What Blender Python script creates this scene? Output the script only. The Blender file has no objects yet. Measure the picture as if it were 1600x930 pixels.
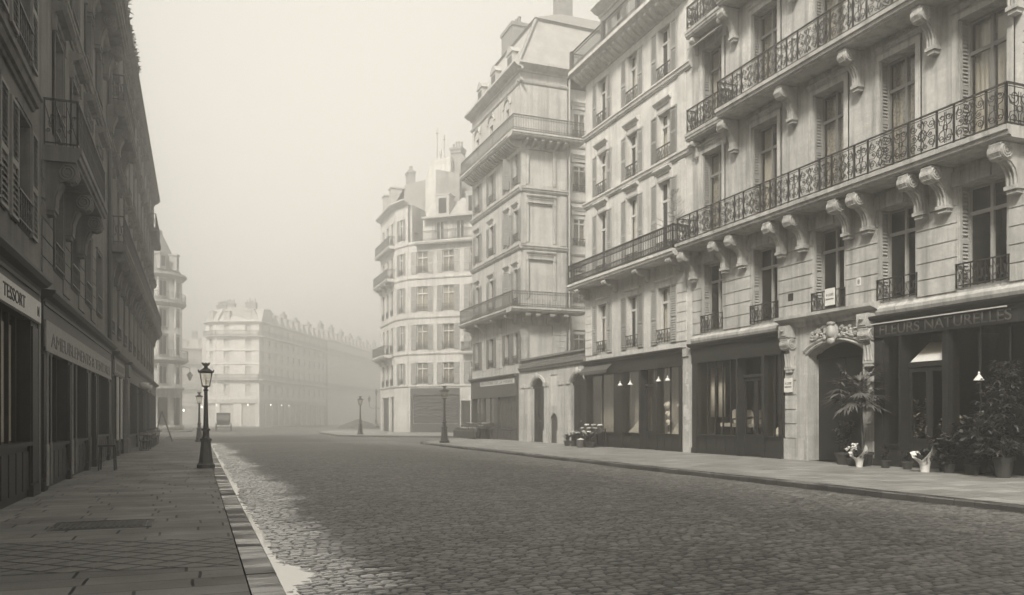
import bpy, bmesh, math, random
import numpy as np
from mathutils import Matrix, Vector
R = math.radians
random.seed(7)
scene = bpy.context.scene
COL = scene.collection

# ------------------------------------------------------------------ materials
def new_mat(name):
    m = bpy.data.materials.new(name); m.use_nodes = True
    nt = m.node_tree
    for n in list(nt.nodes): nt.nodes.remove(n)
    out = nt.nodes.new('ShaderNodeOutputMaterial')
    b = nt.nodes.new('ShaderNodeBsdfPrincipled')
    nt.links.new(b.outputs[0], out.inputs[0])
    return m, nt, b, out

def N(nt, t, **kw):
    n = nt.nodes.new(t)
    for k, v in kw.items():
        if hasattr(n, k): setattr(n, k, v)
        else: n.inputs[k.replace('_', ' ')].default_value = v
    return n

def ramp(nt, src, a, b, lo, hi):
    m = N(nt, 'ShaderNodeMapRange'); m.clamp = True
    m.inputs[1].default_value = a; m.inputs[2].default_value = b
    m.inputs[3].default_value = lo; m.inputs[4].default_value = hi
    nt.links.new(src, m.inputs[0]); return m.outputs[0]

def mul(nt, a, b, op='MULTIPLY'):
    m = N(nt, 'ShaderNodeMath', operation=op)
    for i, v in enumerate((a, b)):
        if isinstance(v, (int, float)): m.inputs[i].default_value = v
        else: nt.links.new(v, m.inputs[i])
    return m.outputs[0]

def grey(nt, val, bsdf):
    c = N(nt, 'ShaderNodeCombineColor')
    for i, k in enumerate((1.0, .985, .95)):
        nt.links.new(mul(nt, val, k), c.inputs[i])
    nt.links.new(c.outputs[0], bsdf.inputs['Base Color'])

def pos(nt, sx=1, sy=1, sz=1):
    g = N(nt, 'ShaderNodeNewGeometry')
    mp = N(nt, 'ShaderNodeMapping'); mp.inputs['Scale'].default_value = (sx, sy, sz)
    nt.links.new(g.outputs['Position'], mp.inputs[0]); return mp.outputs[0]

def noise(nt, vec, scale, detail=4, rough=.6):
    n = N(nt, 'ShaderNodeTexNoise'); n.inputs['Scale'].default_value = scale
    n.inputs['Detail'].default_value = detail; n.inputs['Roughness'].default_value = rough
    nt.links.new(vec, n.inputs['Vector']); return n.outputs['Fac']

def simple(name, v, rough=.6, var=.25, scale=3, bump=0, metal=0, spec=.4):
    m, nt, b, o = new_mat(name)
    b.inputs['Roughness'].default_value = rough; b.inputs['Metallic'].default_value = metal
    b.inputs['Specular IOR Level'].default_value = spec
    n = noise(nt, pos(nt), scale)
    grey(nt, ramp(nt, n, .25, .75, v * (1 - var), v * (1 + var)), b)
    if bump:
        bp = N(nt, 'ShaderNodeBump'); bp.inputs['Strength'].default_value = bump; bp.inputs['Distance'].default_value = .02
        nt.links.new(noise(nt, pos(nt), scale * 12), bp.inputs['Height']); nt.links.new(bp.outputs[0], b.inputs['Normal'])
    return m

def stone(name, v, stain=.35, joints=0.0, bump=.25):
    """limestone: fine mottling, soot runs down the wall, faint ashlar joints"""
    m, nt, b, o = new_mat(name)
    b.inputs['Roughness'].default_value = .85; b.inputs['Specular IOR Level'].default_value = .2
    p = pos(nt)
    fine = mul(nt, ramp(nt, noise(nt, p, 9, 6, .7), .3, .7, .84, 1.1), ramp(nt, noise(nt, p, 2.3, 5, .65), .35, .7, 1 - stain * .3, 1.05))
    big = ramp(nt, noise(nt, p, .45, 4), .3, .7, 1 - stain * .6, 1.06)
    runs = ramp(nt, noise(nt, pos(nt, 2.2, 2.2, .13), 1.6, 5, .65), .46, .74, 1, max(.2, 1 - 1.35 * stain))
    val = mul(nt, mul(nt, fine, big), runs)
    # stone blocks: each a slightly different tone
    g = N(nt, 'ShaderNodeSeparateXYZ'); nt.links.new(p, g.inputs[0])
    cm = N(nt, 'ShaderNodeCombineXYZ')
    nt.links.new(mul(nt, g.outputs[0], g.outputs[1], 'ADD'), cm.inputs[0]); nt.links.new(g.outputs[2], cm.inputs[1])
    br = N(nt, 'ShaderNodeTexBrick'); nt.links.new(cm.outputs[0], br.inputs[0])
    br.inputs['Color1'].default_value = (.93, .93, .93, 1); br.inputs['Color2'].default_value = (1.05, 1.05, 1.05, 1)
    k = 1 - joints
    br.inputs['Mortar'].default_value = (k, k, k, 1); br.inputs['Scale'].default_value = 1
    br.inputs['Mortar Size'].default_value = .006; br.inputs['Brick Width'].default_value = .95; br.inputs['Row Height'].default_value = .42
    val = mul(nt, val, br.outputs['Color'])
    grey(nt, mul(nt, val, v), b)
    bp = N(nt, 'ShaderNodeBump'); bp.inputs['Strength'].default_value = bump; bp.inputs['Distance'].default_value = .012
    nt.links.new(noise(nt, p, 22, 6, .7), bp.inputs['Height']); nt.links.new(bp.outputs[0], b.inputs['Normal'])
    return m

def glass(name, tint=.9, rough=.04, clear=.75, refl=.9):
    m, nt, b, o = new_mat(name)
    nt.nodes.remove(b)
    lw = N(nt, 'ShaderNodeLayerWeight'); lw.inputs[0].default_value = .5
    fr = mul(nt, mul(nt, mul(nt, lw.outputs['Facing'], 4.5, 'POWER'), refl), .045, 'ADD')
    bp = N(nt, 'ShaderNodeBump'); bp.inputs['Strength'].default_value = .12; bp.inputs['Distance'].default_value = .01
    nt.links.new(noise(nt, pos(nt), 2.5, 2), bp.inputs['Height'])
    tr = N(nt, 'ShaderNodeBsdfTransparent'); tr.inputs[0].default_value = (clear, clear * .985, clear * .95, 1)
    gl = N(nt, 'ShaderNodeBsdfGlossy'); gl.inputs['Color'].default_value = (tint, tint, tint, 1); gl.inputs['Roughness'].default_value = rough
    nt.links.new(bp.outputs[0], gl.inputs['Normal'])
    mx = N(nt, 'ShaderNodeMixShader')
    nt.links.new(fr, mx.inputs[0]); nt.links.new(tr.outputs[0], mx.inputs[1]); nt.links.new(gl.outputs[0], mx.inputs[2])
    nt.links.new(mx.outputs[0], o.inputs[0]); return m

def lace(name, v):
    m, nt, b, o = new_mat(name)
    b.inputs['Roughness'].default_value = .9
    n = N(nt, 'ShaderNodeTexVoronoi'); n.inputs['Scale'].default_value = 11
    nt.links.new(pos(nt), n.inputs['Vector'])
    grey(nt, ramp(nt, n.outputs['Distance'], .1, .6, v * .45, v), b)
    return m

M = {}
M['stone_cream'] = stone('cream limestone', .6, .25, .16)
M['stone_pale'] = stone('pale limestone', .53, .45, .14)
M['stone_grey'] = stone('grey limestone', .5, .35, .18)
M['stone_light'] = stone('light limestone', .52, .25, .1)
M['stone_shaded'] = stone('shade darkened limestone', .16, .45, .2)  # shade of the left row put into the stone colour
M['stone_shaded2'] = stone('shade dimmed limestone', .2, .45, .2)  # shade of the left row and gate parapet put into the colour
M['stone_hazed'] = stone('haze paled limestone', .68, .15, .05)  # far walls paled, haze put into the stone colour
M['roof_hazed'] = simple('haze paled roof', .38, .6, .2, 2)  # haze put into the far roof colour
M['opening_hazed'] = simple('haze paled openings', .46, .8, .2, 2)  # far windows and shopfronts paled to carry the haze
M['carved'] = stone('carved limestone', .48, .4, 0, .4)
M['iron'] = simple('black painted iron', .018, .45, .3, 8)
M['iron_grey'] = simple('weathered iron', .07, .5, .3, 8)
M['cast'] = simple('dark cast iron', .028, .42, .35, 6, .1)
M['shutter_pale'] = simple('pale grey shutter paint', .33, .6, .12, 4)
M['shutter_mid'] = simple('mid grey shutter paint', .24, .6, .15, 4)
M['shutter_dark'] = simple('dull shutter paint', .16, .6, .15, 4)
M['paint_pale'] = simple('pale window paint', .5, .5, .1, 4)
M['paint_dull'] = simple('dull window paint', .13, .5, .15, 4)
M['wood_dark'] = simple('dark shopfront paint', .022, .5, .4, 5, .05, 0, .2)
M['wood_mid'] = simple('worn shopfront paint', .045, .5, .35, 3, .05)
M['wood_door'] = simple('dark oak', .013, .5, .4, 4, .08, 0, .2)
M['black'] = simple('dark interior', .012, .9, .2, 2)
M['dim'] = simple('dim interior', .07, .9, .3, 1.5)
M['pane_dark'] = simple('dark window glass', .012, .08, .2, .4, .0, 0, .45)
M['glass'] = glass('shop glass', .85, .03, .93)
M['glass_soft'] = glass('dull shop glass', .8, .06, .93, .3)
M['glass_win'] = glass('window glass', .8, .03, .9)
M['glass_lamp'] = glass('lantern glass', .8, .1, .9)
M['curtain'] = simple('white curtain', .5, .9, .12, 5)
M['lace'] = lace('lace curtain', .38)
M['white'] = simple('white paper', .64, .8, .05, 6)
M['offwhite'] = simple('off white sign paint', .5, .6, .1, 4)
M['ink'] = simple('black lettering', .02, .7, .1)
M['letter_faint'] = simple('faded gilt lettering', .11, .4, .2, 6)
M['letter_mid'] = simple('faded sign lettering', .22, .6, .2, 6)
M['zinc'] = simple('zinc sheet', .32, .45, .2, 1.5, .05, 0, .5)
M['slate'] = simple('slate', .2, .6, .25, 5, .2)
M['brick'] = simple('sooty brick', .2, .85, .3, 4, .3)
M['plaster'] = stone('chimney plaster', .3, .4, .1)
M['clay'] = simple('terracotta pot', .035, .8, .3, 6)
M['leaf'] = simple('dark leaf', .05, .5, .5, 6, 0, 0, .5)
M['leaf_light'] = simple('leaf', .1, .4, .4, 6, 0, 0, .5)
M['stem'] = simple('stem', .05, .8, .3, 6)
M['flower'] = simple('white flower', .7, .8, .1, 6)
M['flower_dull'] = simple('dull flower', .25, .8, .3, 6)
M['basket'] = simple('wicker', .07, .8, .4, 14, .3)
M['cloth'] = simple('pale upholstery', .3, .9, .25, 6)
M['fabric_mid'] = simple('folded fabric', .38, .9, .35, 7)
M['earth'] = simple('dark rubble', .045, .95, .4, 2, .5)
M['lacquer'] = simple('black carriage lacquer', .02, .3, .2, 3)
M['grate_iron'] = simple('grate iron', .05, .6, .3, 20, .3)  # plain dark iron of the cellar grate

# ------------------------------------------------------------------ mesh helper
class MB:
    def __init__(s): s.v = []; s.f = []; s.M = None
    def add(s, vs, fs):
        o = len(s.v)
        if s.M is not None: vs = [tuple(s.M @ Vector(p)) for p in vs]
        s.v.extend(vs); s.f.extend(tuple(i + o for i in f) for f in fs)
    def box(s, x0, x1, y0, y1, z0, z1):
        s.add([(x0,y0,z0),(x1,y0,z0),(x1,y1,z0),(x0,y1,z0),(x0,y0,z1),(x1,y0,z1),(x1,y1,z1),(x0,y1,z1)],
              [(0,3,2,1),(4,5,6,7),(0,1,5,4),(1,2,6,5),(2,3,7,6),(3,0,4,7)])
    def quad(s, a, b, c, d): s.add([a, b, c, d], [(0, 1, 2, 3)])
    def prof_x(s, prof, x0, x1):          # profile of (y, z) pushed along x
        n = len(prof)
        s.add([(x0, p[0], p[1]) for p in prof] + [(x1, p[0], p[1]) for p in prof],
              [tuple(range(n))[::-1], tuple(range(n, 2 * n))] + [(i, (i+1) % n, n + (i+1) % n, n + i) for i in range(n)])
    def prof_y(s, prof, y0, y1):          # profile of (x, z) pushed along y
        n = len(prof)
        s.add([(p[0], y0, p[1]) for p in prof] + [(p[0], y1, p[1]) for p in prof],
              [tuple(range(n)), tuple(range(n, 2 * n))[::-1]] + [(i, n + i, n + (i+1) % n, (i+1) % n) for i in range(n)])
    def prof_z(s, prof, z0, z1):
        n = len(prof)
        s.add([(p[0], p[1], z0) for p in prof] + [(p[0], p[1], z1) for p in prof],
              [tuple(range(n))[::-1], tuple(range(n, 2 * n))] + [(i, (i+1) % n, n + (i+1) % n, n + i) for i in range(n)])
    def lathe(s, prof, n=16, c=(0, 0, 0), a0=0):
        vs = []; fs = []
        for r, z in prof:
            for k in range(n):
                t = a0 + 2 * math.pi * k / n
                vs.append((c[0] + r * math.cos(t), c[1] + r * math.sin(t), c[2] + z))
        for i in range(len(prof) - 1):
            for k in range(n):
                fs.append((i*n+k, i*n+(k+1) % n, (i+1)*n+(k+1) % n, (i+1)*n+k))
        fs.append(tuple(range(n))[::-1]); fs.append(tuple(range((len(prof)-1)*n, len(prof)*n)))
        s.add(vs, fs)
    def tube(s, pts, r, n=5, r1=None):
        pts = [Vector(p) for p in pts]; m = len(pts); vs = []; fs = []
        for i, p in enumerate(pts):
            d = (pts[min(i+1, m-1)] - pts[max(i-1, 0)])
            if d.length < 1e-9: d = Vector((0, 0, 1))
            d.normalize()
            u = d.cross(Vector((0, 1, 0))) if abs(d.y) < .9 else d.cross(Vector((1, 0, 0)))
            u.normalize(); w = d.cross(u)
            rr = r if r1 is None else r + (r1 - r) * i / (m - 1)
            for k in range(n):
                t = 2 * math.pi * (k + .5) / n
                vs.append(tuple(p + u * rr * math.cos(t) + w * rr * math.sin(t)))
        for i in range(m - 1):
            for k in range(n):
                fs.append((i*n+k, i*n+(k+1) % n, (i+1)*n+(k+1) % n, (i+1)*n+k))
        fs.append(tuple(range(n))[::-1]); fs.append(tuple(range((m-1)*n, m*n)))
        s.add(vs, fs)
    def cyl_x(s, x0, x1, cy, cz, r, n=18):
        s.prof_x([(cy + r * math.cos(2*math.pi*k/n), cz + r * math.sin(2*math.pi*k/n)) for k in range(n)], x0, x1)
    def mesh(s, name, mat, smooth=False, recalc=True):
        me = bpy.data.meshes.new(name); me.from_pydata(s.v, [], s.f)
        if recalc:
            bm = bmesh.new(); bm.from_mesh(me); bmesh.ops.recalc_face_normals(bm, faces=bm.faces); bm.to_mesh(me); bm.free()
        if smooth:
            me.polygons.foreach_set('use_smooth', [True] * len(me.polygons))
        me.materials.append(M[mat]); me.update(); return me

def link(name, me, parent=None, mtx=None):
    o = bpy.data.objects.new(name, me); COL.objects.link(o)
    if parent is not None: o.parent = parent
    if mtx is not None: o.matrix_basis = mtx
    return o

def T(x=0, y=0, z=0): return Matrix.Translation((x, y, z))
def RZ(a): return Matrix.Rotation(R(a), 4, 'Z')

def thing(name, label, cat, loc, group=None, rz=0):
    o = bpy.data.objects.new(name, None); COL.objects.link(o)
    o.location = loc; o.rotation_euler = (0, 0, R(rz)); o.empty_display_size = .2
    o['label'] = label; o['category'] = cat
    if group: o['group'] = group
    return o

def tag(o, label, cat, group=None):
    o['label'] = label; o['category'] = cat
    if group: o['group'] = group
    return o

def copy_tree(o, parent=None):
    c = o.copy(); COL.objects.link(c)
    if parent is not None: c.parent = parent; c.matrix_parent_inverse = o.matrix_parent_inverse.copy()
    for ch in [x for x in bpy.data.objects if x.parent == o]: copy_tree(ch, c)
    return c

def structure(name, me, mtx=None):
    o = link(name, me, None, mtx); o['kind'] = 'structure'; return o

class Face:
    """one facade of a building: x runs along it, y points out of it, z up"""
    def __init__(s, root, x, y, ang):
        s.root = root; s.m = T(*[-c for c in root.location]) @ T(x, y, 0) @ RZ(ang)
    def put(s, name, mb, mat, a=0, d=0, z=0, parent=None, smooth=False):
        me = mb if isinstance(mb, bpy.types.Mesh) else mb.mesh(name, mat, smooth)
        if parent is not None: return link(name, me, parent, T(a, d, z))
        return link(name, me, s.root, s.m @ T(a, d, z))

_fonts = {}
def text_mesh(txt, size, mat, extrude=.008, width=None):
    cu = bpy.data.curves.new('t', 'FONT'); cu.body = txt; cu.size = size; cu.extrude = extrude; cu.align_x = 'CENTER'
    ob = bpy.data.objects.new('t', cu); COL.objects.link(ob)
    dg = bpy.context.evaluated_depsgraph_get(); me = bpy.data.meshes.new_from_object(ob.evaluated_get(dg))
    bpy.data.objects.remove(ob)
    xs = [v.co.x for v in me.vertices]; w = max(xs) - min(xs); c = (max(xs) + min(xs)) / 2
    k = (width / w) if width else 1
    # letters stand up and read from outside: x -> -x of the facade (seen from outside the facade runs right to left)
    for v in me.vertices: v.co = Vector((-(v.co.x - c) * k, v.co.z, v.co.y))
    me.materials.clear(); me.materials.append(M[mat]); me.update(); return me
# ------------------------------------------------------------------ facade elements (local: x along, y out, z up)
def wall_mb(L, H, ops, depth=.35, back=6.0, x0=0.0):
    """wall skin with real openings and reveals; sides, top and back closed"""
    mb = MB()
    xs = sorted({x0, L} | {v for o in ops for v in o[:2]}); zs = sorted({0, H} | {v for o in ops for v in o[2:4]})
    for i in range(len(xs) - 1):
        cx = (xs[i] + xs[i+1]) / 2
        for j in range(len(zs) - 1):
            cz = (zs[j] + zs[j+1]) / 2
            if any(o[0] < cx < o[1] and o[2] < cz < o[3] for o in ops): continue
            mb.quad((xs[i], 0, zs[j]), (xs[i], 0, zs[j+1]), (xs[i+1], 0, zs[j+1]), (xs[i+1], 0, zs[j]))
    for o in ops:
        a, b, c, e = o[:4]; d = -(o[4] if len(o) > 4 else depth)
        mb.quad((a, 0, c), (a, d, c), (a, d, e), (a, 0, e)); mb.quad((b, 0, c), (b, 0, e), (b, d, e), (b, d, c))
        mb.quad((a, 0, e), (a, d, e), (b, d, e), (b, 0, e)); mb.quad((a, 0, c), (b, 0, c), (b, d, c), (a, d, c))
    if back:
        y = -back
        mb.quad((x0, 0, 0), (x0, y, 0), (x0, y, H), (x0, 0, H)); mb.quad((L, 0, 0), (L, 0, H), (L, y, H), (L, y, 0))
        mb.quad((x0, y, 0), (L, y, 0), (L, y, H), (x0, y, H)); mb.quad((x0, 0, H), (x0, y, H), (L, y, H), (L, 0, H))
    return mb

_cache = {}
def cached(key, fn):
    if key not in _cache: _cache[key] = fn()
    return _cache[key]

def frame_mesh(w, h, mat, depth, transom=.72):
    mb = MB(); y0, y1 = -depth - .02, -depth + .05; t = .07
    mb.box(0, t, y0, y1, 0, h); mb.box(w - t, w, y0, y1, 0, h)
    mb.box(t, w - t, y0, y1, h - t, h); mb.box(t, w - t, y0, y1, 0, .14)
    mb.box(w/2 - .045, w/2 + .045, y0, y1 + .015, .14, h - t)
    if transom and h > 2.0:
        z = h * transom
        mb.box(t, w/2 - .045, y0, y1 + .01, z - .05, z + .05); mb.box(w/2 + .045, w - t, y0, y1 + .01, z - .05, z + .05)
    return mb.mesh('window', mat)

def shutter_mesh(w, h, mat, gap=.105):
    mb = MB(); t = .06; y0, y1 = 0, .045
    mb.box(0, t, y0, y1, 0, h); mb.box(w - t, w, y0, y1, 0, h)
    zz = [0, h * .47, h]
    for i, z in enumerate(zz): 
        mb.box(t, w - t, y0, y1, max(0, z - .06), min(h, z + .06))
    n = int(h / gap)
    for i in range(n):
        z = (i + .5) * gap
        if any(abs(z - q) < .1 for q in zz): continue
        mb.add([(t, .004, z + .035), (w - t, .004, z + .035), (w - t, .043, z - .03), (t, .043, z - .03),
                (t, .004, z + .047), (w - t, .004, z + .047), (w - t, .043, z - .018), (t, .043, z - .018)],
               [(0, 1, 2, 3), (4, 7, 6, 5), (0, 4, 5, 1), (2, 6, 7, 3)])
    mb.quad((t, .002, 0), (w - t, .002, 0), (w - t, .002, h), (t, .002, h))
    return mb.mesh('shutter', mat)

def curtain_mesh(w, h, mat, split=True):
    mb = MB(); n = 40
    def x2y(x): return .03 * math.sin(x * 46) + .015 * math.sin(x * 97 + 1)
    xs = [w * i / n for i in range(n + 1)]
    for i in range(n):
        a, b = xs[i], xs[i+1]
        if split and abs((a + b) / 2 - w / 2) < w * .035: continue
        mb.quad((a, x2y(a), 0), (b, x2y(b), 0), (b, x2y(b), h), (a, x2y(a), h))
    return mb.mesh('curtain', mat, smooth=True)

def spiral(cx, cz, r, turns=1.4, a0=0, sgn=1, n=16):
    return [(cx + r * (1 - .8 * i / n) * math.cos(a0 + sgn * turns * 2 * math.pi * i / n), 0,
             cz + r * (1 - .8 * i / n) * math.sin(a0 + sgn * turns * 2 * math.pi * i / n)) for i in range(n + 1)]

def ring(cx, cz, rx, rz, n=16):
    return [(cx + rx * math.cos(2 * math.pi * i / n), 0, cz + rz * math.sin(2 * math.pi * i / n)) for i in range(n + 1)]

def iron_narrow(mb, x0, w, h):
    """scroll panel: four volutes, a lozenge ring and two bars"""
    c = x0 + w / 2; r = w * .23; t = .013
    for sx in (-1, 1):
        for sz in (-1, 1):
            x = c + sx * w * .24; z = h / 2 + sz * h * .31
            mb.tube(spiral(x, z, r, 1.35, math.pi/2 * (1 - sz) + (0 if sx > 0 else math.pi), -sx * sz), t, 4)
            mb.tube([(c + sx * w * .47, 0, z), (c + sx * w * .40, 0, h/2 + sz * h * .12), (c + sx * w * .13, 0, h/2 + sz * h * .06)], t, 4)
        mb.tube([(c + sx * w * .05, 0, h * .04), (c + sx * w * .05, 0, h * .34), (c + sx * w * .16, 0, h * .5), (c + sx * w * .05, 0, h * .66), (c + sx * w * .05, 0, h * .96)], t * .9, 4)
    mb.tube(ring(c, h * .5, w * .1, h * .08, 12), t, 4)
    mb.box(x0 + w * .08, x0 + w * .92, -.012, .012, h * .155, h * .175); mb.box(x0 + w * .08, x0 + w * .92, -.012, .012, h * .83, h * .85)

def iron_wide(mb, x0, w, h):
    """wide panel: a round rosette in the middle, C scrolls round it"""
    c = x0 + w / 2; t = .013; H2 = h / 2
    mb.tube(ring(c, H2, w * .15, h * .17, 18), t * 1.2, 4); mb.tube(ring(c, H2, w * .075, h * .085, 12), t, 4)
    for k in range(8):
        a = 2 * math.pi * k / 8
        mb.tube([(c + w*.075*math.cos(a), 0, H2 + h*.085*math.sin(a)), (c + w*.15*math.cos(a), 0, H2 + h*.17*math.sin(a))], t, 4)
    for sx in (-1, 1):
        for sz in (-1, 1):
            mb.tube(spiral(c + sx * w * .34, H2 + sz * h * .29, w * .13, 1.5, 0 if sx < 0 else math.pi, sx * sz), t, 4)
            mb.tube(spiral(c + sx * w * .13, H2 + sz * h * .36, w * .085, 1.3, -sz * math.pi/2, -sx * sz), t, 4)
            mb.tube([(c + sx*w*.15, 0, H2), (c + sx*w*.27, 0, H2 + sz*h*.12), (c + sx*w*.46, 0, H2 + sz*h*.10), (c + sx*w*.47, 0, H2 + sz*h*.3), (c + sx*w*.38, 0, H2 + sz*h*.44)], t, 4)
            mb.tube([(c + sx*w*.02, 0, H2 + sz*h*.17), (c + sx*w*.06, 0, H2 + sz*h*.28), (c, 0, H2 + sz*h*.46)], t, 4)
        mb.tube(spiral(c + sx * w * .30, H2, w * .07, 1.3, 0, sx), t, 4)

def rail_mb(path, h, style, post=1.1):
    """railing along a path of (x, y) points in the facade frame, base at z = 0"""
    mb = MB()
    for (p, q) in zip(path[:-1], path[1:]):
        L = math.hypot(q[0]-p[0], q[1]-p[1]); ang = math.atan2(q[1]-p[1], q[0]-p[0])
        mb.M = T(p[0], p[1], 0) @ Matrix.Rotation(ang, 4, 'Z')
        mb.box(-.02, L + .02, -.032, .032, h - .035, h)
        mb.box(0, L, -.018, .018, .055, .085)
        if style == 'ornate':
            mb.box(0, L, -.012, .012, h - .10, h - .085)
            ww, nw, pw = .86, .46, .06
            unit = ww + nw + 2 * pw; n = max(1, round(L / unit)); k = L / (n * unit) if L > 1.0 else None
            if k is None:
                iron_narrow(mb, .03, L - .06, h - .17)
            else:
                x = 0
                for i in range(n):
                    for kind, wd in (('n', nw), ('w', ww)):
                        mb.box(x, x + .022, -.015, .015, .0, h - .03); mb.box(x + pw*k - .022, x + pw*k, -.015, .015, 0, h - .03)
                        x += pw * k; mm = mb.M
                        mb.M = mm @ T(0, 0, .085)
                        (iron_narrow if kind == 'n' else iron_wide)(mb, x + .01, wd * k - .02, h - .185)
                        mb.M = mm; x += wd * k
        elif style == 'band':           # two bands of rings with bars between (pale house)
            for z in (.10, .36, h - .30, h - .06): mb.box(0, L, -.012, .012, z - .01, z + .01)
            n = max(2, int(L / .15)); s = L / n
            for i in range(n):
                x = (i + .5) * s
                mb.box(i*s - .01, i*s + .01, -.012, .012, .05, h - .03)
                mb.tube(ring(x, .23, s*.42, .115, 10), .011, 3); mb.tube(ring(x, h - .18, s*.42, .105, 10), .011, 3)
                mb.tube([(x - s*.4, 0, .12), (x + s*.4, 0, .34)], .009, 3); mb.tube([(x + s*.4, 0, h - .28), (x - s*.4, 0, h - .08)], .009, 3)
        elif style == 'bars':
            for z in (.22, h - .2): mb.box(0, L, -.01, .01, z - .012, z + .012)
            n = max(2, int(L / .115)); s = L / n
            for i in range(n + 1): mb.box(i*s - .009, i*s + .009, -.009, .009, 0, h - .03)
            for i in range(n):
                x = (i + .5) * s
                mb.tube(ring(x, h - .118, s*.42, .075, 8), .009, 3); mb.tube(ring(x, .15, s*.42, .06, 8), .009, 3)
        else:                           # guard rail in front of a window: scroll work, small
            n = max(3, round(L / .24)); s = L / n
            for i in range(n + 1): mb.box(i*s - .011, i*s + .011, -.011, .011, 0, h - .03)
            for i in range(n):
                x = i * s
                mb.tube(spiral(x + s*.3, h*.62, s*.24, 1.4, math.pi, -1, 12), .011, 3)
                mb.tube(spiral(x + s*.7, h*.34, s*.24, 1.4, 0, -1, 12), .011, 3)
                mb.tube([(x + s*.08, 0, h*.2), (x + s*.5, 0, h*.5), (x + s*.92, 0, h*.84)], .010, 3)
                mb.tube(ring(x + s*.5, h*.5, s*.1, h*.1, 8), .010, 3)
        mb.box(-.016, .016, -.016, .016, 0, h); mb.box(L - .016, L + .016, -.016, .016, 0, h)
    mb.M = None
    return mb

SLAB = [(0, 0), (.84, 0), (.86, .05), (.93, .07), (.95, .16), (1.0, .18), (1.0, .30), (0, .30)]
def balcony(face, a0, a1, z, proj, style='ornate', h=1.05, smat='carved', rmat='iron', thick=.30, name='balcony', ends=(True, True)):
    mb = MB(); k = thick / .30
    mb.prof_x([(p[0] * proj, p[1] * k) for p in SLAB], a0, a1)
    b = face.put(name, mb, smat, z=z)
    d = proj - .09; path = []
    if ends[0]: path.append((a0 + .07, .02))
    path += [(a0 + .07, d), (a1 - .07, d)]
    if ends[1]: path.append((a1 - .07, .02))
    face.put('railing', rail_mb(path, h, style), rmat, z=thick, parent=b)
    return b

def corbel_mesh(w, dp, h, mat):
    """console bracket: rolled scroll under the slab, fluted neck, foot block on the wall"""
    mb = MB(); r = h * .17
    cy, cz = dp - r * 1.05, -r * 1.05
    prof = [(0, 0), (dp * .92, 0), (dp * .97, -.04), (cy + r * .6, cz - r * .7), (cy - r * .2, cz - r * .95), (cy - r * .9, cz - r * 1.2),
            (dp * .34, -h * .52), (dp * .26, -h * .68), (dp * .25, -h * .84), (0, -h * .84)]
    mb.prof_x(prof, -w / 2, w / 2)
    mb.cyl_x(-w / 2 - .02, w / 2 + .02, cy, cz, r, 20)
    for sx in (-1, 1):
        for rr in (.84, .52):
            mb.tube([(sx * (w / 2 + .03), cy + r * rr * math.cos(2*math.pi*k/18), cz + r * rr * math.sin(2*math.pi*k/18)) for k in range(19)], r * .13, 5)
    mb.cyl_x(-w / 2 - .05, w / 2 + .05, cy, cz, r * .22, 12)
    for k in range(7):
        a = math.pi * (.15 - k * .2); mb.tube([(-w/2 + .02, cy + r * 1.03 * math.cos(a), cz + r * 1.03 * math.sin(a)), (w/2 - .02, cy + r * 1.03 * math.cos(a), cz + r * 1.03 * math.sin(a))], r * .1, 4)
    for i in range(3):
        x = (i - 1) * w * .31
        mb.tube([(x, cy - r * .6, cz - r * 1.08), (x, dp * .40, -h * .47), (x, dp * .285, -h * .66), (x, dp * .27, -h * .84)], w * .12, 5)
        mb.cyl_x(x - w * .1, x + w * .1, cy, cz, r * 1.07, 18)
    mb.box(-w / 2 - .02, w / 2 + .02, 0, dp * .32, -h * .92, -h * .84)
    mb.box(-w / 2 + .03, w / 2 - .03, 0, dp * .26, -h, -h * .92)
    return mb.mesh('corbel', mat)

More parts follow.
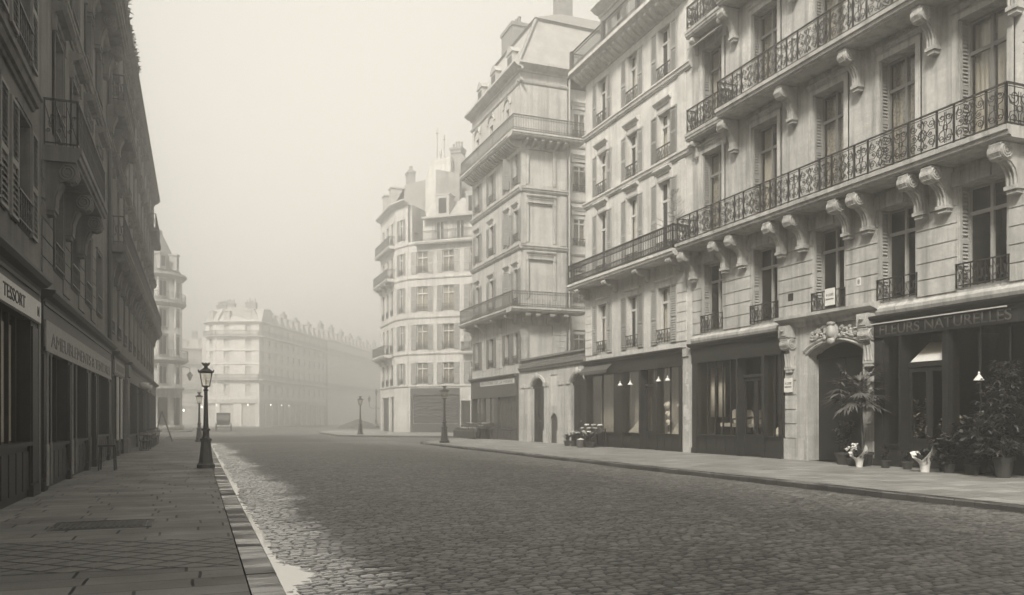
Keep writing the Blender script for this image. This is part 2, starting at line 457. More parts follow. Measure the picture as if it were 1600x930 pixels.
def window(face, a0, a1, z0, z1, depth=.35, fmat='paint_pale', pane='pane_dark', shut=None, smat='shutter_pale', guard=None, gh=.65,
           curtain=None, transom=.72, gmat='iron', bare=False, half=None):
    w, h = round(a1 - a0, 3), round(z1 - z0, 3)
    f = face.put('window', cached(('f', w, h, fmat, depth, transom), lambda: frame_mesh(w, h, fmat, depth, transom)), fmat, a0, 0, z0)
    def pane_m():
        mb = MB(); mb.box(.03, w - .03, -depth - .012, -depth + .004, .05, h - .03); return mb.mesh('pane', pane)
    p = face.put('pane', cached(('p', w, h, pane, depth), pane_m), pane, parent=f)
    if pane == 'glass_win':
        def dark():
            mb = MB(); y0, y1 = -depth - 1.6, -depth - .03
            mb.quad((-.3, y0, -.1), (w+.3, y0, -.1), (w+.3, y0, h+.1), (-.3, y0, h+.1))
            mb.quad((-.3, y0, -.1), (-.3, y1, -.1), (-.3, y1, h+.1), (-.3, y0, h+.1)); mb.quad((w+.3, y0, -.1), (w+.3, y1, -.1), (w+.3, y1, h+.1), (w+.3, y0, h+.1))
            mb.quad((-.3, y0, -.1), (w+.3, y0, -.1), (w+.3, y1, -.1), (-.3, y1, -.1)); mb.quad((-.3, y0, h+.1), (w+.3, y0, h+.1), (w+.3, y1, h+.1), (-.3, y1, h+.1))
            return mb.mesh('room', 'black')
        face.put('room', cached(('rm', w, h, depth), dark), 'black', parent=f)
    if curtain:
        cm, x0, x1, zc0, zc1 = curtain
        face.put('curtain', cached(('c', w, h, curtain), lambda: curtain_mesh(w * (x1 - x0), h * (zc1 - zc0), cm)), cm, w * x0, -depth - .11, h * zc0, parent=f)
    if shut == 'flat':
        sw = round(w / 2 - .01, 3); sm = cached(('s', sw, h, smat), lambda: shutter_mesh(sw, h - .04, smat))
        face.put('shutter', sm, smat, -sw - .03, .02, .02, parent=f); face.put('shutter', sm, smat, w + .03, .02, .02, parent=f)
    elif shut == 'ajar':
        sw = round(w / 2 - .01, 3); sm = cached(('s', sw, h, smat), lambda: shutter_mesh(sw, h - .04, smat))
        a = link('shutter', sm, f, T(-.02, .03, .02) @ RZ(72)); b = link('shutter', sm, f, T(w + .03, .02, .02))
    elif shut == 'reveal':
        sw = round(depth - .08, 3); sm = cached(('s', sw, h, smat), lambda: shutter_mesh(sw, h - .04, smat))
        link('shutter', sm, f, T(w - .005, -sw - .02, .02) @ RZ(90)); link('shutter', sm, f, T(.005 + .045, -sw - .02, .02) @ RZ(90))
    if guard:
        g = face.put('guard_rail', cached(('g', w, gh, guard), lambda: rail_mb([(-.06, .05), (w + .06, .05)], gh, guard).mesh('guard_rail', gmat)), gmat, 0, 0, .04, parent=f)
    return f

def course(face, a0, a1, z, prof, mat='stone_cream', name='string_course'):
    mb = MB(); mb.prof_x(prof, a0, a1); return face.put(name, mb, mat, z=z)
P_STR = [(-.02, 0), (.05, 0), (.07, .06), (.13, .08), (.16, .2), (.20, .22), (.20, .3), (-.02, .34)]
P_SILL = [(-.02, 0), (.05, 0), (.09, .06), (.12, .16), (-.02, .2)]
P_CORN = [(-.05, 0), (.08, 0), (.12, .12), (.35, .18), (.55, .34), (.60, .36), (.60, .5), (-.05, .58)]

def hood(face, a0, a1, z, mat='stone_cream', proj=.22):
    mb = MB()
    mb.prof_x([(0, 0), (.05, 0), (.07, .08), (proj * .7, .12), (proj, .2), (proj, .27), (0, .33)], a0 - .18, a1 + .18)
    for x in (a0 - .12, a1 + .12):
        mb.box(x - .06, x + .06, 0, .1, -.34, 0)
    return face.put('window_hood', mb, mat, z=z)

def surround(face, a0, a1, z0, z1, mat, t=.14, d=.04):
    mb = MB()
    mb.box(a0 - t, a0 - .002, .0, d, z0, z1 + t); mb.box(a1 + .002, a1 + t, 0, d, z0, z1 + t); mb.box(a0 - .002, a1 + .002, 0, d, z1 + .002, z1 + t)
    mb.box(a0 - t, a0 - t + .03, 0, d + .02, z0, z1 + t); mb.box(a1 + t - .03, a1 + t, 0, d + .02, z0, z1 + t); mb.box(a0 - t + .03, a1 + t - .03, 0, d + .02, z1 + t - .03, z1 + t)
    return face.put('window_surround', mb, mat)

def rustic(face, spans, z0, z1, rows, mat, d=.035, gap=.035, name='rustication'):
    hgt = (z1 - z0) / rows
    for (a0, a1) in spans:
        mb = MB()
        for i in range(rows):
            za, zb = z0 + i * hgt + gap / 2, z0 + (i + 1) * hgt - gap / 2
            mb.box(a0 + .004, a1 - .004, -.01, d, za, zb)
        face.put(name, mb, mat)

def modillions(face, a0, a1, z, mat, step=.42, w=.16, d=.36, h=.22):
    mb = MB(); n = int((a1 - a0) / step); s = (a1 - a0) / n
    for i in range(n):
        x = a0 + (i + .5) * s
        mb.prof_x([(0, h), (d, h), (d, h * .7), (d * .75, h * .35), (d * .3, 0), (0, -.04)], x - w/2, x + w/2)
    return face.put('modillions', mb, mat, z=z)

def roof_slab(face, pts_bottom, pts_top, mat, name='roof'):
    """closed solid between two quads of facade-frame points"""
    mb = MB(); n = len(pts_bottom)
    mb.add(list(pts_bottom) + list(pts_top), [tuple(range(n))[::-1], tuple(range(n, 2*n))] + [(i, (i+1) % n, n + (i+1) % n, n + i) for i in range(n)])
    return face.put(name, mb, mat)

def chimney(face, a0, a1, d0, d1, z0, z1, mat, pots=4, parent=None):
    mb = MB(); mb.box(a0, a1, d0, d1, z0, z1 - .25); mb.box(a0 - .08, a1 + .08, d0 - .08, d1 + .08, z1 - .25, z1)
    long_x = (a1 - a0) > (d1 - d0)
    for i in range(pots):
        t = (i + .5) / pots
        x = a0 + (a1 - a0) * t if long_x else (a0 + a1) / 2; y = (d0 + d1) / 2 if long_x else d0 + (d1 - d0) * t
        hh = random.uniform(.4, .8)
        mb.lathe([(.13, z1), (.11, z1 + hh * .8), (.14, z1 + hh * .82), (.14, z1 + hh)], 8, (x, y, 0))
    return face.put('chimney', mb, mat)

def shopfront(face, a0, a1, ztop, bays, mat='wood_dark', fascia=.65, stall=.75, zglass=None, depth=.30, letters=None, stallmat=None, room=2.2, roommat='dim', proud=.16, glassmat='glass', cornice=.22):
    """bays: list of (kind, x0, x1, bars) with kind 'glass' or 'door'; the frame is one timber mesh"""
    mb = MB(); zg = zglass or ztop - fascia - cornice
    # fascia board, cornice, end pilasters
    mb.box(a0 + .002, a1 - .002, -.1, proud, zg, ztop - cornice)
    mb.prof_x([(-.1, 0), (proud, 0), (proud + .04, .06), (proud + .16, .1), (proud + .22, cornice - .05), (proud + .22, cornice), (-.1, cornice + .02)], a0 - .05, a1 + .05)
    mb.M = None
    for i in range(len(mb.v) - 14, len(mb.v)): mb.v[i] = (mb.v[i][0], mb.v[i][1], mb.v[i][2] + ztop - cornice)
    mb.box(a0 + .03, a1 - .03, proud, proud + .03, zg - .02, zg + .05); mb.box(a0 + .03, a1 - .03, proud, proud + .03, ztop - cornice - .07, ztop - cornice - .002)
    xs = sorted([a0] + [v for b in bays for v in b[1:3]] + [a1])
    for i in range(0, len(xs), 2):
        if xs[i+1] - xs[i] > .02:
            mb.box(xs[i], xs[i+1], -depth, proud - .03, .002, zg)
            if xs[i+1] - xs[i] > .22:
                mb.box(xs[i] + .05, xs[i+1] - .05, proud - .03, proud, .25, zg - .1); mb.box(xs[i], xs[i+1], proud - .03, proud + .02, .002, .22)
    for b in bays:
        if b[0] == 'glass':
            st = b[4] if len(b) > 4 else stall
            mb.box(b[1], b[2], -depth, proud - .08, .002, st); mb.box(b[1] - .03, b[2] + .03, -depth, proud, st, st + .07)
            n = max(1, int((b[2] - b[1]) / .55))
            for i in range(n):
                w = (b[2] - b[1]) / n
                mb.box(b[1] + i*w + .05, b[1] + (i+1)*w - .05, proud - .08, proud - .055, .14, st - .1)
            k = b[3]
            for i in range(1, k + 1):
                x = b[1] + (b[2] - b[1]) * i / (k + 1); mb.box(x - .018, x + .018, -.07, .0, st + .07, zg)
    sf = face.put('shopfront', mb, mat)
    for b in bays:
        st = b[4] if len(b) > 4 else stall
        if b[0] == 'glass':
            g = MB(); g.box(b[1] + .002, b[2] - .002, -.055, -.045, st + .072, zg - .002); face.put('pane', g, glassmat, parent=sf)
        else:
            x0, x1 = b[1] + .02, b[2] - .02; zt = b[3]; y = -depth + .06; d = MB(); c = (x0 + x1) / 2
            two = (x1 - x0) > 1.2
            for (p, q) in (((x0, c - .004), (c + .004, x1)) if two else ((x0, x1),)):
                d.box(p, p + .1, y, y + .06, .02, zt); d.box(q - .1, q, y, y + .06, .02, zt)
                d.box(p + .1, q - .1, y, y + .06, .02, .2); d.box(p + .1, q - .1, y, y + .06, zt - .12, zt); d.box(p + .1, q - .1, y, y + .06, .72, .86)
                d.box(p + .1, q - .1, y + .015, y + .04, .2, .72)
            door = face.put('door', d, mat, parent=sf)
            g = MB()
            for (p, q) in (((x0, c - .004), (c + .004, x1)) if two else ((x0, x1),)): g.box(p + .08, q - .08, y + .02, y + .03, .84, zt - .1)
            face.put('pane', g, glassmat, parent=sf)
            hb = MB(); hb.tube([(c + .05, y + .07, 1.0), (c + .05, y + .12, 1.03), (c + .05, y + .12, 1.2), (c + .05, y + .07, 1.23)], .014, 6); face.put('door_handle', hb, 'paint_dull', parent=sf)
            tr = MB(); tr.box(b[1], b[2], -depth, -depth + .16, zt + .02, zt + .14); face.put('transom', tr, mat, parent=sf)
            g = MB(); g.box(b[1] + .01, b[2] - .01, -depth + .06, -depth + .07, zt + .14, zg - .01); face.put('pane', g, glassmat, parent=sf)
    if room:
        rm = MB(); y0, y1 = -room, -depth - .01
        rm.quad((a0+.02, y0, 0.01), (a1-.02, y0, 0.01), (a1-.02, y0, zg+.2), (a0+.02, y0, zg+.2))
        rm.quad((a0+.02, y0, .01), (a0+.02, y1, .01), (a0+.02, y1, zg+.2), (a0+.02, y0, zg+.2)); rm.quad((a1-.02, y0, .01), (a1-.02, y1, .01), (a1-.02, y1, zg+.2), (a1-.02, y0, zg+.2))
        rm.quad((a0+.02, y0, .01), (a1-.02, y0, .01), (a1-.02, y1, .01), (a0+.02, y1, .01)); rm.quad((a0+.02, y0, zg+.2), (a1-.02, y0, zg+.2), (a1-.02, y1, zg+.2), (a0+.02, y1, zg+.2))
        face.put('shop_room', rm, roommat, parent=sf)
    return sf
XR, XL = 19.67, -3.0
def bld(label, x, y, name='apartment_building', cat='building', group=None): return thing(name, label, cat, (x, y, 0), group)

def arch_fill(mb, a0, a1, z0, z1, d0, d1, n=14):
    """spandrel above a segmental arch: fills a0..a1, from the arc up to z1"""
    w = a1 - a0; rise = z1 - z0; r = (w * w / 4 + rise * rise) / (2 * rise); c = (a0 + a1) / 2; zc = z1 - r
    xs = [a0 + w * i / n for i in range(n + 1)]
    arc = [(x, zc + math.sqrt(max(0, r * r - (x - c) ** 2))) for x in xs]
    for (p, q) in zip(arc[:-1], arc[1:]):
        mb.prof_y([p, q, (q[0], z1 + .001), (p[0], z1 + .001)], d0, d1)
    return arc

def carriage_door(face, a0, a1, zs, zc, mat, wallmat, depth=.5, leaf='wood_door'):
    """arched gateway: spandrels, archivolt moulding and two panelled leaves"""
    mb = MB(); arc = arch_fill(mb, a0 + .003, a1 - .003, zs, zc, -depth + .01, -.004)
    for off, r in ((.06, .05), (.16, .065)):
        c = (a0 + a1) / 2
        pts = [(c + (p[0] - c) * (1 + off / (a1 - a0) * 2), .02, p[1] + off) for p in arc]
        pts = [(pts[0][0], .02, zs - .25)] + pts + [(pts[-1][0], .02, zs - .25)] if False else pts
        mb.tube(pts, r, 6)
    ar = face.put('arch', mb, wallmat)
    d = MB(); y = -depth + .02; c = (a0 + a1) / 2
    d.box(a0, a1, y - .05, y, 0, zc)
    for (p, q) in ((a0 + .06, c - .015), (c + .015, a1 - .06)):
        d.box(p, q, y, y + .035, .02, zs - .15)
        for (z0, z1) in ((.25, 1.25), (1.45, zs - .45)):
            d.box(p + .14, q - .14, y + .035, y + .055, z0, z1); d.box(p + .22, q - .22, y + .055, y + .08, z0 + .09, z1 - .09)
    d.box(a0, a1, y, y + .09, zs - .12, zs + .06)
    dr = face.put('door', d, leaf)
    h = MB(); h.lathe([(.03, 0), (.05, .03), (.03, .07)], 10, (0, 0, 0)); link('door_handle', h.mesh('door_handle', 'paint_dull'), dr, T(c - .15, y + .04, 1.3) @ Matrix.Rotation(R(-90), 4, 'X'))
    return dr

# =================================================================== the house with the flower shop (right, nearest)
E = bld('pale stone house with two long scrolled iron balconies above the flower shop', XR, 21)
fe = Face(E, XR, 0, 90)
EW = [(27.64, 29.02), (24.28, 25.75), (21.0, 22.42), (18.16, 19.53), (15.25, 16.70)]
EF = [(5.0, 7.85), (8.95, 12.45), (13.45, 16.75), (17.95, 20.6)]
ops = [(a, b, z0, z1) for (a, b) in EW for (z0, z1) in EF]
ops += [(23.86, 29.62, 0, 4.58, .55), (12.3, 19.63, 0, 4.58, .55), (20.17, 22.73, 0, 4.0, .5)]
fe.put('wall', wall_mb(29.77, 22.0, ops, .42, 9, 12.0), 'stone_pale')
for i, (a, b) in enumerate(EW):
    for j, (z0, z1) in enumerate(EF):
        cur = None; pane = 'pane_dark'
        if j in (1, 2):
            pane = 'glass_win'; cur = (('lace', .04, .96, .02, .97) if (i + j) % 3 != 2 else ('curtain', .04, .96, .02, .97))
        if j == 0: pane = 'glass_win'
        window(fe, a, b, z0, z1, .40, 'shutter_pale' if j == 0 else 'shutter_dark', pane, 'reveal', 'shutter_pale' if j == 0 else 'shutter_mid', 'guard' if j == 0 else None, .68, cur, .74)
        if j: surround(fe, a, b, z0 - .0, z1, 'stone_pale', .2, .05)
        if j in (1, 2):
            mb = MB(); mb.prof_x([(0, 0), (.05, .02), (.08, .12), (.12, .14), (.12, .2), (0, .22)], a - .24, b + .24)
            random.seed(i * 7 + j)
            for k in range(26):
                x = random.uniform(a + .1, b - .1); z = random.uniform(-.05, .32)
                mb.lathe([(.0, -.05), (.05, 0), (.0, .05)], 5, (x, .05, z))
            fe.put('window_ornament', mb, 'carved', z=z1 + .22)
        if j == 0:
            mb = MB(); k = 6; w = (b - a + .5) / k
            for q in range(k):
                x = a - .25 + q * w; top = .48 if q in (2, 3) else .42
                mb.box(x + .008, x + w - .008, -.01, .09 + (.05 if q in (2, 3) else 0), .02, top)
            fe.put('lintel', mb, 'stone_pale', z=z1)
spans = [(29.08, 29.72), (25.81, 27.58), (22.48, 24.22), (19.59, 20.94), (16.76, 18.1), (12.02, 15.19)]
rustic(fe, spans, 4.98, 8.3, 7, 'stone_pale')
lo = [29.45, 27.25, 26.15, 23.9, 22.8, 20.68, 19.85, 17.85, 17.05, 14.95]
cm = corbel_mesh(.34, .86, 1.22, 'carved')
for y in lo: fe.put('corbel', cm, 'carved', a=y, d=.03, z=8.42)
cm2 = corbel_mesh(.30, .80, 1.25, 'carved')
for y in (26.72, 23.35, 20.3, 17.45, 14.95): fe.put('corbel', cm2, 'carved', a=y, d=.02, z=13.05); fe.put('corbel', cm2, 'carved', a=y, d=.02, z=17.38)
cm3 = corbel_mesh(.2, .4, .7, 'carved')
for z in (13.05, 17.38):
    for y in (29.3, 27.35): fe.put('corbel', cm3, 'carved', a=y, d=.02, z=z)
balcony(fe, 14.5, 29.6, 8.44, 1.0, 'ornate', 1.08)
for z in (13.07, 17.4):
    balcony(fe, 14.5, 26.75, z, 1.0, 'ornate', 1.08); balcony(fe, 27.0, 29.6, z + .02, .52, 'ornate', 1.02)
course(fe, 12, 29.75, 4.62, [(-.02, 0), (.08, 0), (.12, .1), (.12, .2), (.02, .3), (-.02, .3)], 'stone_pale')
mb = MB(); mb.prof_x([(0, 0), (.1, 0), (.14, .1), (.3, .16), (.42, .2), (.42, .3), (0, .36)], 19.5, 24.0); fe.put('cornice', mb, 'carved', z=4.72)
mb = MB(); mb.prof_x([(.02, .0), (.02, .06), (.55, -.32), (.55, -.38)], 27.3, 29.35); fe.put('awning', mb, 'slate', z=17.2)
carriage_door(fe, 20.17, 22.73, 3.62, 4.0, 'wood_door', 'carved', .5)
# gateway piers: rusticated blocks, consoles, carved cartouche
rustic(fe, [(23.3, 23.84)], .75, 3.3, 5, 'stone_pale', .05); rustic(fe, [(19.66, 20.02)], .75, 3.3, 5, 'stone_pale', .05)
for q in ((23.26, 23.85, -.02, .1, 0, .74), (19.65, 20.06, -.02, .1, 0, .74), (22.76, 23.24, -.02, .14, 0, .74), (22.78, 23.05, -.02, .07, .742, 3.6), (20.08, 20.15, -.02, .07, .742, 3.6)):
    mb = MB(); mb.box(*q); fe.put('plinth' if q[5] < 1 else 'pilaster', mb, 'stone_pale')
cmd = corbel_mesh(.40, .34, 1.2, 'carved')
for y in (23.55, 19.86):
    fe.put('console', cmd, 'carved', a=y, d=.04, z=4.28)
    mb = MB(); mb.box(-.24, .24, 0, .36, 0, .42); mb.box(-.16, .16, .36, .39, .06, .36); mb.lathe([(0, 0), (.1, .03), (0, .06)], 10, (0, .4, .2)); fe.put('console_block', mb, 'carved', a=y, d=.03, z=4.29)
random.seed(3)
mb = MB(); c = 21.45
def blob(mb, x, y, z, rx, ry, rz, n=10):
    prof = [(math.sin(math.pi * i / 6), -math.cos(math.pi * i / 6)) for i in range(7)]
    mb.M = T(x, y, z) @ Matrix.Diagonal((rx, ry, rz, 1)); mb.lathe([(max(p[0], .01), p[1]) for p in prof], n); mb.M = None
blob(mb, c, .16, 4.30, .2, .14, .24); blob(mb, c, .1, 4.30, .3, .1, .34); blob(mb, c, .15, 4.02, .16, .1, .14); blob(mb, c, .14, 4.58, .2, .12, .09)
for k in range(70):
    s = random.choice((-1, 1)); t = random.random(); x = c + s * (.28 + .75 * t); z = 4.32 + random.uniform(-.2, .22) * (1 - .4 * t) - .12 * t * t
    blob(mb, x, .06, z, random.uniform(.04, .09), .07, random.uniform(.04, .09), 6)
fe.put('cartouche', mb, 'carved', smooth=True)
# shopfronts
sl = shopfront(fe, 23.864, 29.61, 4.58, [('glass', 26.6, 29.2, 4), ('door', 25.05, 26.5, 3.0), ('glass', 24.1, 24.9, 1)], 'wood_dark', .58, .72)
sr = shopfront(fe, 12.304, 19.62, 4.58, [('glass', 18.68, 19.22, 0), ('door', 17.15, 18.6, 2.95), ('glass', 12.6, 16.95, 4)], 'wood_dark', .42, .6, roommat='black')
fe.put('lettering', text_mesh('FLEURS NATURELLES', .42, 'letter_faint', .012, 4.35), 'letter_faint', a=17.2, d=.163, z=4.0, parent=sr)
mb = MB(); mb.box(15.0, 19.5, .35, .40, 4.31, 4.34); fe.put('blind_rail', mb, 'offwhite', parent=sr)
mb = MB(); mb.add([(18.5, -.15, 3.13), (17.25, -.15, 3.13), (17.25, -.4, 3.66), (18.05, -.4, 3.66), (18.5, -.14, 3.12), (17.25, -.14, 3.12), (17.25, -.39, 3.67), (18.05, -.39, 3.67)], [(0, 1, 2, 3), (4, 7, 6, 5), (0, 4, 5, 1), (2, 6, 7, 3)]); fe.put('awning', mb, 'white', parent=sr)
# number plate, vents, small notices
mb = MB(); mb.box(-.09, .09, .036, .05, -.13, .13); npl = fe.put('number_plate', mb, 'white', a=20.35, z=5.8)
fe.put('numeral', text_mesh('8', .2, 'ink', .003), 'ink', d=.051, z=-.07, parent=npl)
for (a, z) in ((23.55, 5.75), (14.6, 5.75)):
    mb = MB(); mb.box(-.13, .13, .03, .045, -.13, .13); fe.put('vent', mb, 'black', a=a, z=z)
mb = MB()
for k in range(15):
    t = math.pi * (k / 14) - math.pi / 2; mb.tube([(0, .1, 1.35), (0, .1 + 1.35 * math.cos(t * .9), 1.35 + 1.35 * math.sin(t * .9))], .012, 4)
for r in (.7, 1.1): mb.tube([(0, .1 + r * math.cos(t * .9), 1.35 + r * math.sin(t * .9)) for t in [math.pi * k / 20 - math.pi / 2 for k in range(21)]], .012, 4)
fe.put('balcony_divider', mb, 'iron', a=13.75, z=9.0)

# =================================================================== the pale shuttered house
D = bld('cream house with pale louvred shutters above the hat shop, beside the arched gate wall', XR, 35)
fd = Face(D, XR, 0, 90)
DW = [(31.5, 32.57), (34.4, 35.45), (37.55, 38.6)]
DF = [(4.82, 7.4), (8.9, 12.18), (13.1, 15.28), (16.75, 19.12)]
ops = [(a, b, z0, z1) for (a, b) in DW for (z0, z1) in DF] + [(30.32, 39.94, 0, 4.5, .5)]
fd.put('wall', wall_mb(40.05, 19.75, ops, .3, 9, 29.773), 'stone_cream')
for i, (a, b) in enumerate(DW):
    for j, (z0, z1) in enumerate(DF):
        window(fd, a, b, z0, z1, .26, 'paint_pale', 'pane_dark' if (i + j) % 2 else 'glass_win', 'flat', 'shutter_mid' if (i, j) in ((1, 0), (0, 2)) else 'shutter_pale', 'guard', .62 if j != 1 else .5, ('curtain', .04, .96, .02, .97) if (i + j) % 2 == 0 else None, .74)
        surround(fd, a, b, z0, z1, 'stone_cream', .09, .018)
        if j in (1, 2): hood(fd, a, b, z1 + .3)
        if j == 0:
            mb = MB(); mb.prof_x([(0, 0), (.06, 0), (.1, .06), (.1, .1), (0, .12)], a - .25, b + .25); fd.put('lintel', mb, 'stone_cream', z=z1 + .26)
for z in (12.75, 16.42): course(fd, 29.8, 40.1, z, P_STR)
rustic(fd, [(30.2, 30.95), (39.3, 40.0)], 4.8, 8.2, 8, 'stone_cream', .04)
mb = MB(); mb.box(30.3, 30.85, 0, .05, 8.7, 12.7); mb.box(30.3, 30.85, 0, .05, 13.1, 16.4); mb.box(30.3, 30.85, 0, .05, 16.8, 19.3); fd.put('pilaster', mb, 'stone_cream')
balcony(fd, 29.95, 40.5, 8.38, .92, 'band', 1.05, 'stone_cream')
cmD = corbel_mesh(.3, .8, .55, 'carved')
for y in (30.5, 33.4, 36.5, 39.6): fd.put('corbel', cmD, 'carved', a=y, d=.02, z=8.36)
mb = MB(); mb.prof_x([(0, 0), (.06, 0), (.1, .1), (.72, .5), (.86, .55), (.86, .72), (0, .76)], 29.85, 40.45); fd.put('cornice', mb, 'stone_cream', z=19.5)
modillions(fd, 29.9, 40.4, 19.55, 'stone_cream', .5, .2, .66, .36)
r5 = MB(); r5 = rail_mb([(40.3, .05), (40.3, .74), (29.9, .74)], 1.0, 'bars'); fd.put('railing', r5, 'iron_grey', z=20.26)
mb = MB()
for y in (40.3, 36.6, 33.2, 30.2): mb.box(y - .1, y + .1, .64, .8, 0, 1.05)
fd.put('railing_post', mb, 'iron_grey', z=20.26)
fd5 = Face(D, XR + .9, 0, 90)
ops = [(a, b, 20.9, 23.0) for a, b in DW]
fd5.put('attic_wall', wall_mb(40.05, 23.5, ops + [], .25, 7, 29.78), 'stone_light')
for a, b in DW: window(fd5, a, b, 20.9, 23.0, .22, 'paint_pale', 'pane_dark', 'flat', 'shutter_pale')
course(fd5, 29.8, 40.1, 23.3, P_CORN)
roof_slab(fd5, [(29.8, .1, 23.85), (40.1, .1, 23.85), (40.1, -7, 23.85), (29.8, -7, 23.85)], [(29.8, -1.6, 26.2), (40.1, -1.6, 26.2), (40.1, -5, 26.2), (29.8, -5, 26.2)], 'slate')
sd = shopfront(fd, 30.33, 39.93, 4.5, [('glass', 36.6, 39.6, 1), ('glass', 34.1, 35.65, 0), ('door', 32.6, 33.95, 2.95), ('glass', 30.65, 32.45, 1)], 'wood_dark', .55, .7)
mb = MB(); n = 12; w = 3.1 / n
for i in range(n):
    x = 36.7 + i * w; pts = [(x + w * .5 + w * .5 * math.cos(t), -.42 - .16 * math.sin(t)) for t in [math.pi * k / 6 for k in range(7)]]
    mb.prof_y([(p[0], p[1]) for p in pts][::-1] , .48, .5)
mb.add([(36.7, .2, -.1), (39.8, .2, -.1), (39.8, .5, -.38), (36.7, .5, -.38), (36.7, .2, -.13), (39.8, .2, -.13), (39.8, .5, -.42), (36.7, .5, -.42)], [(0, 1, 2, 3), (4, 7, 6, 5), (0, 4, 5, 1), (1, 5, 6, 2), (2, 6, 7, 3), (3, 7, 4, 0)])
fd.put('awning', mb, 'basket', z=4.3, parent=sd)
# the narrow pier with torn bills between the two shops
mb = MB(); mb.box(29.78, 30.31, 0, .14, 0, 4.4); mb.box(29.85, 30.25, .14, .2, 4.1, 4.45)
pr = fd.put('pier', mb, 'stone_grey')
random.seed(5); mb = MB()
for k in range(16):
    z = random.uniform(1.0, 3.6) if k > 5 else random.uniform(.9, 2.0); a = random.uniform(29.8, 30.05); mb.box(a, a + random.uniform(.12, .24), .141 + k * .0004, .146 + k * .0004, z, z + random.uniform(.08, .3))
fd.put('bills', mb, 'offwhite', parent=pr)

# =================================================================== corner house with blind windows
Cb = bld('tall grey corner house with blind windows on its narrow side and a slate mansard', XR + 1, 54)
fc = Face(Cb, XR, 0, 90); fs = Face(Cb, 23.02, 49.66, 180); fw = Face(Cb, 30.0, 50.7, 180)
CW = [(50.02, 50.86), (51.62, 52.46), (54.8, 55.75), (57.9, 58.85)]
CF = [(5.05, 7.15), (8.85, 11.3), (13.1, 15.2), (16.85, 18.9)]
ops = [(a, b, z0, z1) for (a, b) in CW for (z0, z1) in CF] + [(49.95, 59.5, 0, 4.4, .5)] + [(a + .15, b - .15, 20.9, 22.4) for (a, b) in CW[1:]]
fc.put('wall', wall_mb(59.64, 24.3, ops, .28, 0, 49.66), 'stone_grey')
sops = [(1.03, 2.77, z0, z1, .12) for (z0, z1) in ((5.3, 7.6), (9.3, 11.9), (13.0, 15.6), (16.8, 19.1))]
fs.put('side_wall', wall_mb(3.35, 24.3, sops, .12, 0), 'stone_grey')
for o in sops:
    mb = MB(); mb.box(1.04, 2.76, -.2, -.115, o[2] + .01, o[3] - .01); fs.put('blind_window', mb, 'stone_light')
for o in sops[1:]: hood(fs, 1.03, 2.77, o[3] + .25, 'stone_grey', .16); surround(fs, 1.03, 2.77, o[2], o[3], 'stone_grey', .2, .05)
mb = MB(); mb.prof_z([(x - Cb.location.x, y - Cb.location.y) for x, y in ((20.1, 50.1), (22.98, 50.1), (22.98, 51.1), (29.9, 51.1), (20.1, 59.6))], 0, 24.2)
link('body', mb.mesh('body', 'dim'), Cb)
wops = [(5.1, 6.0, z0, z1) for (z0, z1) in ((5.3, 7.5), (9.3, 11.6), (13.2, 15.4), (16.9, 19.0), (20.6, 22.6))]
fw.put('rear_wing_wall', wall_mb(6.98, 23.9, wops, .2, 0), 'stone_light')
for o in wops:
    window(fw, o[0], o[1], o[2], o[3], .18, 'paint_pale', 'glass_win', None, guard='guard', gh=.5, curtain=('lace', .04, .96, .02, .97))
    mb = MB(); mb.box(o[0], o[1], -.14, -.08, o[3] - .28, o[3] - .01)
    for k in range(9): mb.prof_y([(o[0] + .1 * k, o[3] - .28), (o[0] + .1 * k + .09, o[3] - .28), (o[0] + .1 * k + .045, o[3] - .36)], -.13, -.1)
    fw.put('valance', mb, 'offwhite')
    if o[2] > 8: hood(fw, o[0], o[1], o[3] + .25, 'stone_light', .14)
for z in (12.55, 16.2, 19.9): course(fw, 0, 6.95, z, P_SILL, 'stone_light')
mb = MB(); mb.lathe([(.06, 0), (.06, 23.8)], 8, (6.75, .1, 0)); fw.put('downpipe', mb, 'zinc')
for j, (z0, z1) in enumerate(CF):
    for i, (a, b) in enumerate(CW):
        window(fc, a, b, z0, z1, .24, 'paint_dull', 'pane_dark', 'ajar' if i == 1 and j else 'flat', 'shutter_dark' if j == 0 else 'shutter_mid', 'guard', .5)
        if j in (1, 2): hood(fc, a, b, z1 + .22, 'stone_grey', .18)
for (a, b) in CW[1:]:
    window(fc, a + .15, b - .15, 20.9, 22.4, .24, 'paint_dull', 'pane_dark', None)
    mb = MB(); arch_fill(mb, a - .2, b + .2, 22.65, 23.2, 0, .05)
    for off in (0, .14): mb.tube([((a + b) / 2 + (.62 + off) * math.cos(t), .06, 22.6 + (.5 + off) * math.sin(t)) for t in [math.pi * k / 12 for k in range(13)]], .05, 5)
    fc.put('window_pediment', mb, 'stone_grey')
for z in (12.5, 16.25): course(fc, 49.46, 59.7, z, P_STR, 'stone_grey'); course(fs, -.05, 3.37, z, P_STR, 'stone_grey')
for z, p in ((23.35, P_SILL), (24.1, P_CORN)): course(fc, 49.2, 59.8, z, p, 'stone_grey'); course(fs, -.05, 3.6, z, p, 'stone_grey')
rustic(fc, [(49.68, 49.96), (53.0, 54.2), (56.4, 57.3)], 4.9, 8.2, 8, 'stone_grey', .03); rustic(fs, [(2.85, 3.34), (.03, .9)], 4.9, 8.2, 8, 'stone_grey', .03)
mb = MB()
for (z0, z1) in ((8.8, 12.45), (12.9, 16.2), (16.65, 19.3)): mb.box(2.98, 3.34, 0, .05, z0, z1); mb.box(.1, .5, 0, .05, z0, z1)
fs.put('pilaster', mb, 'stone_grey')
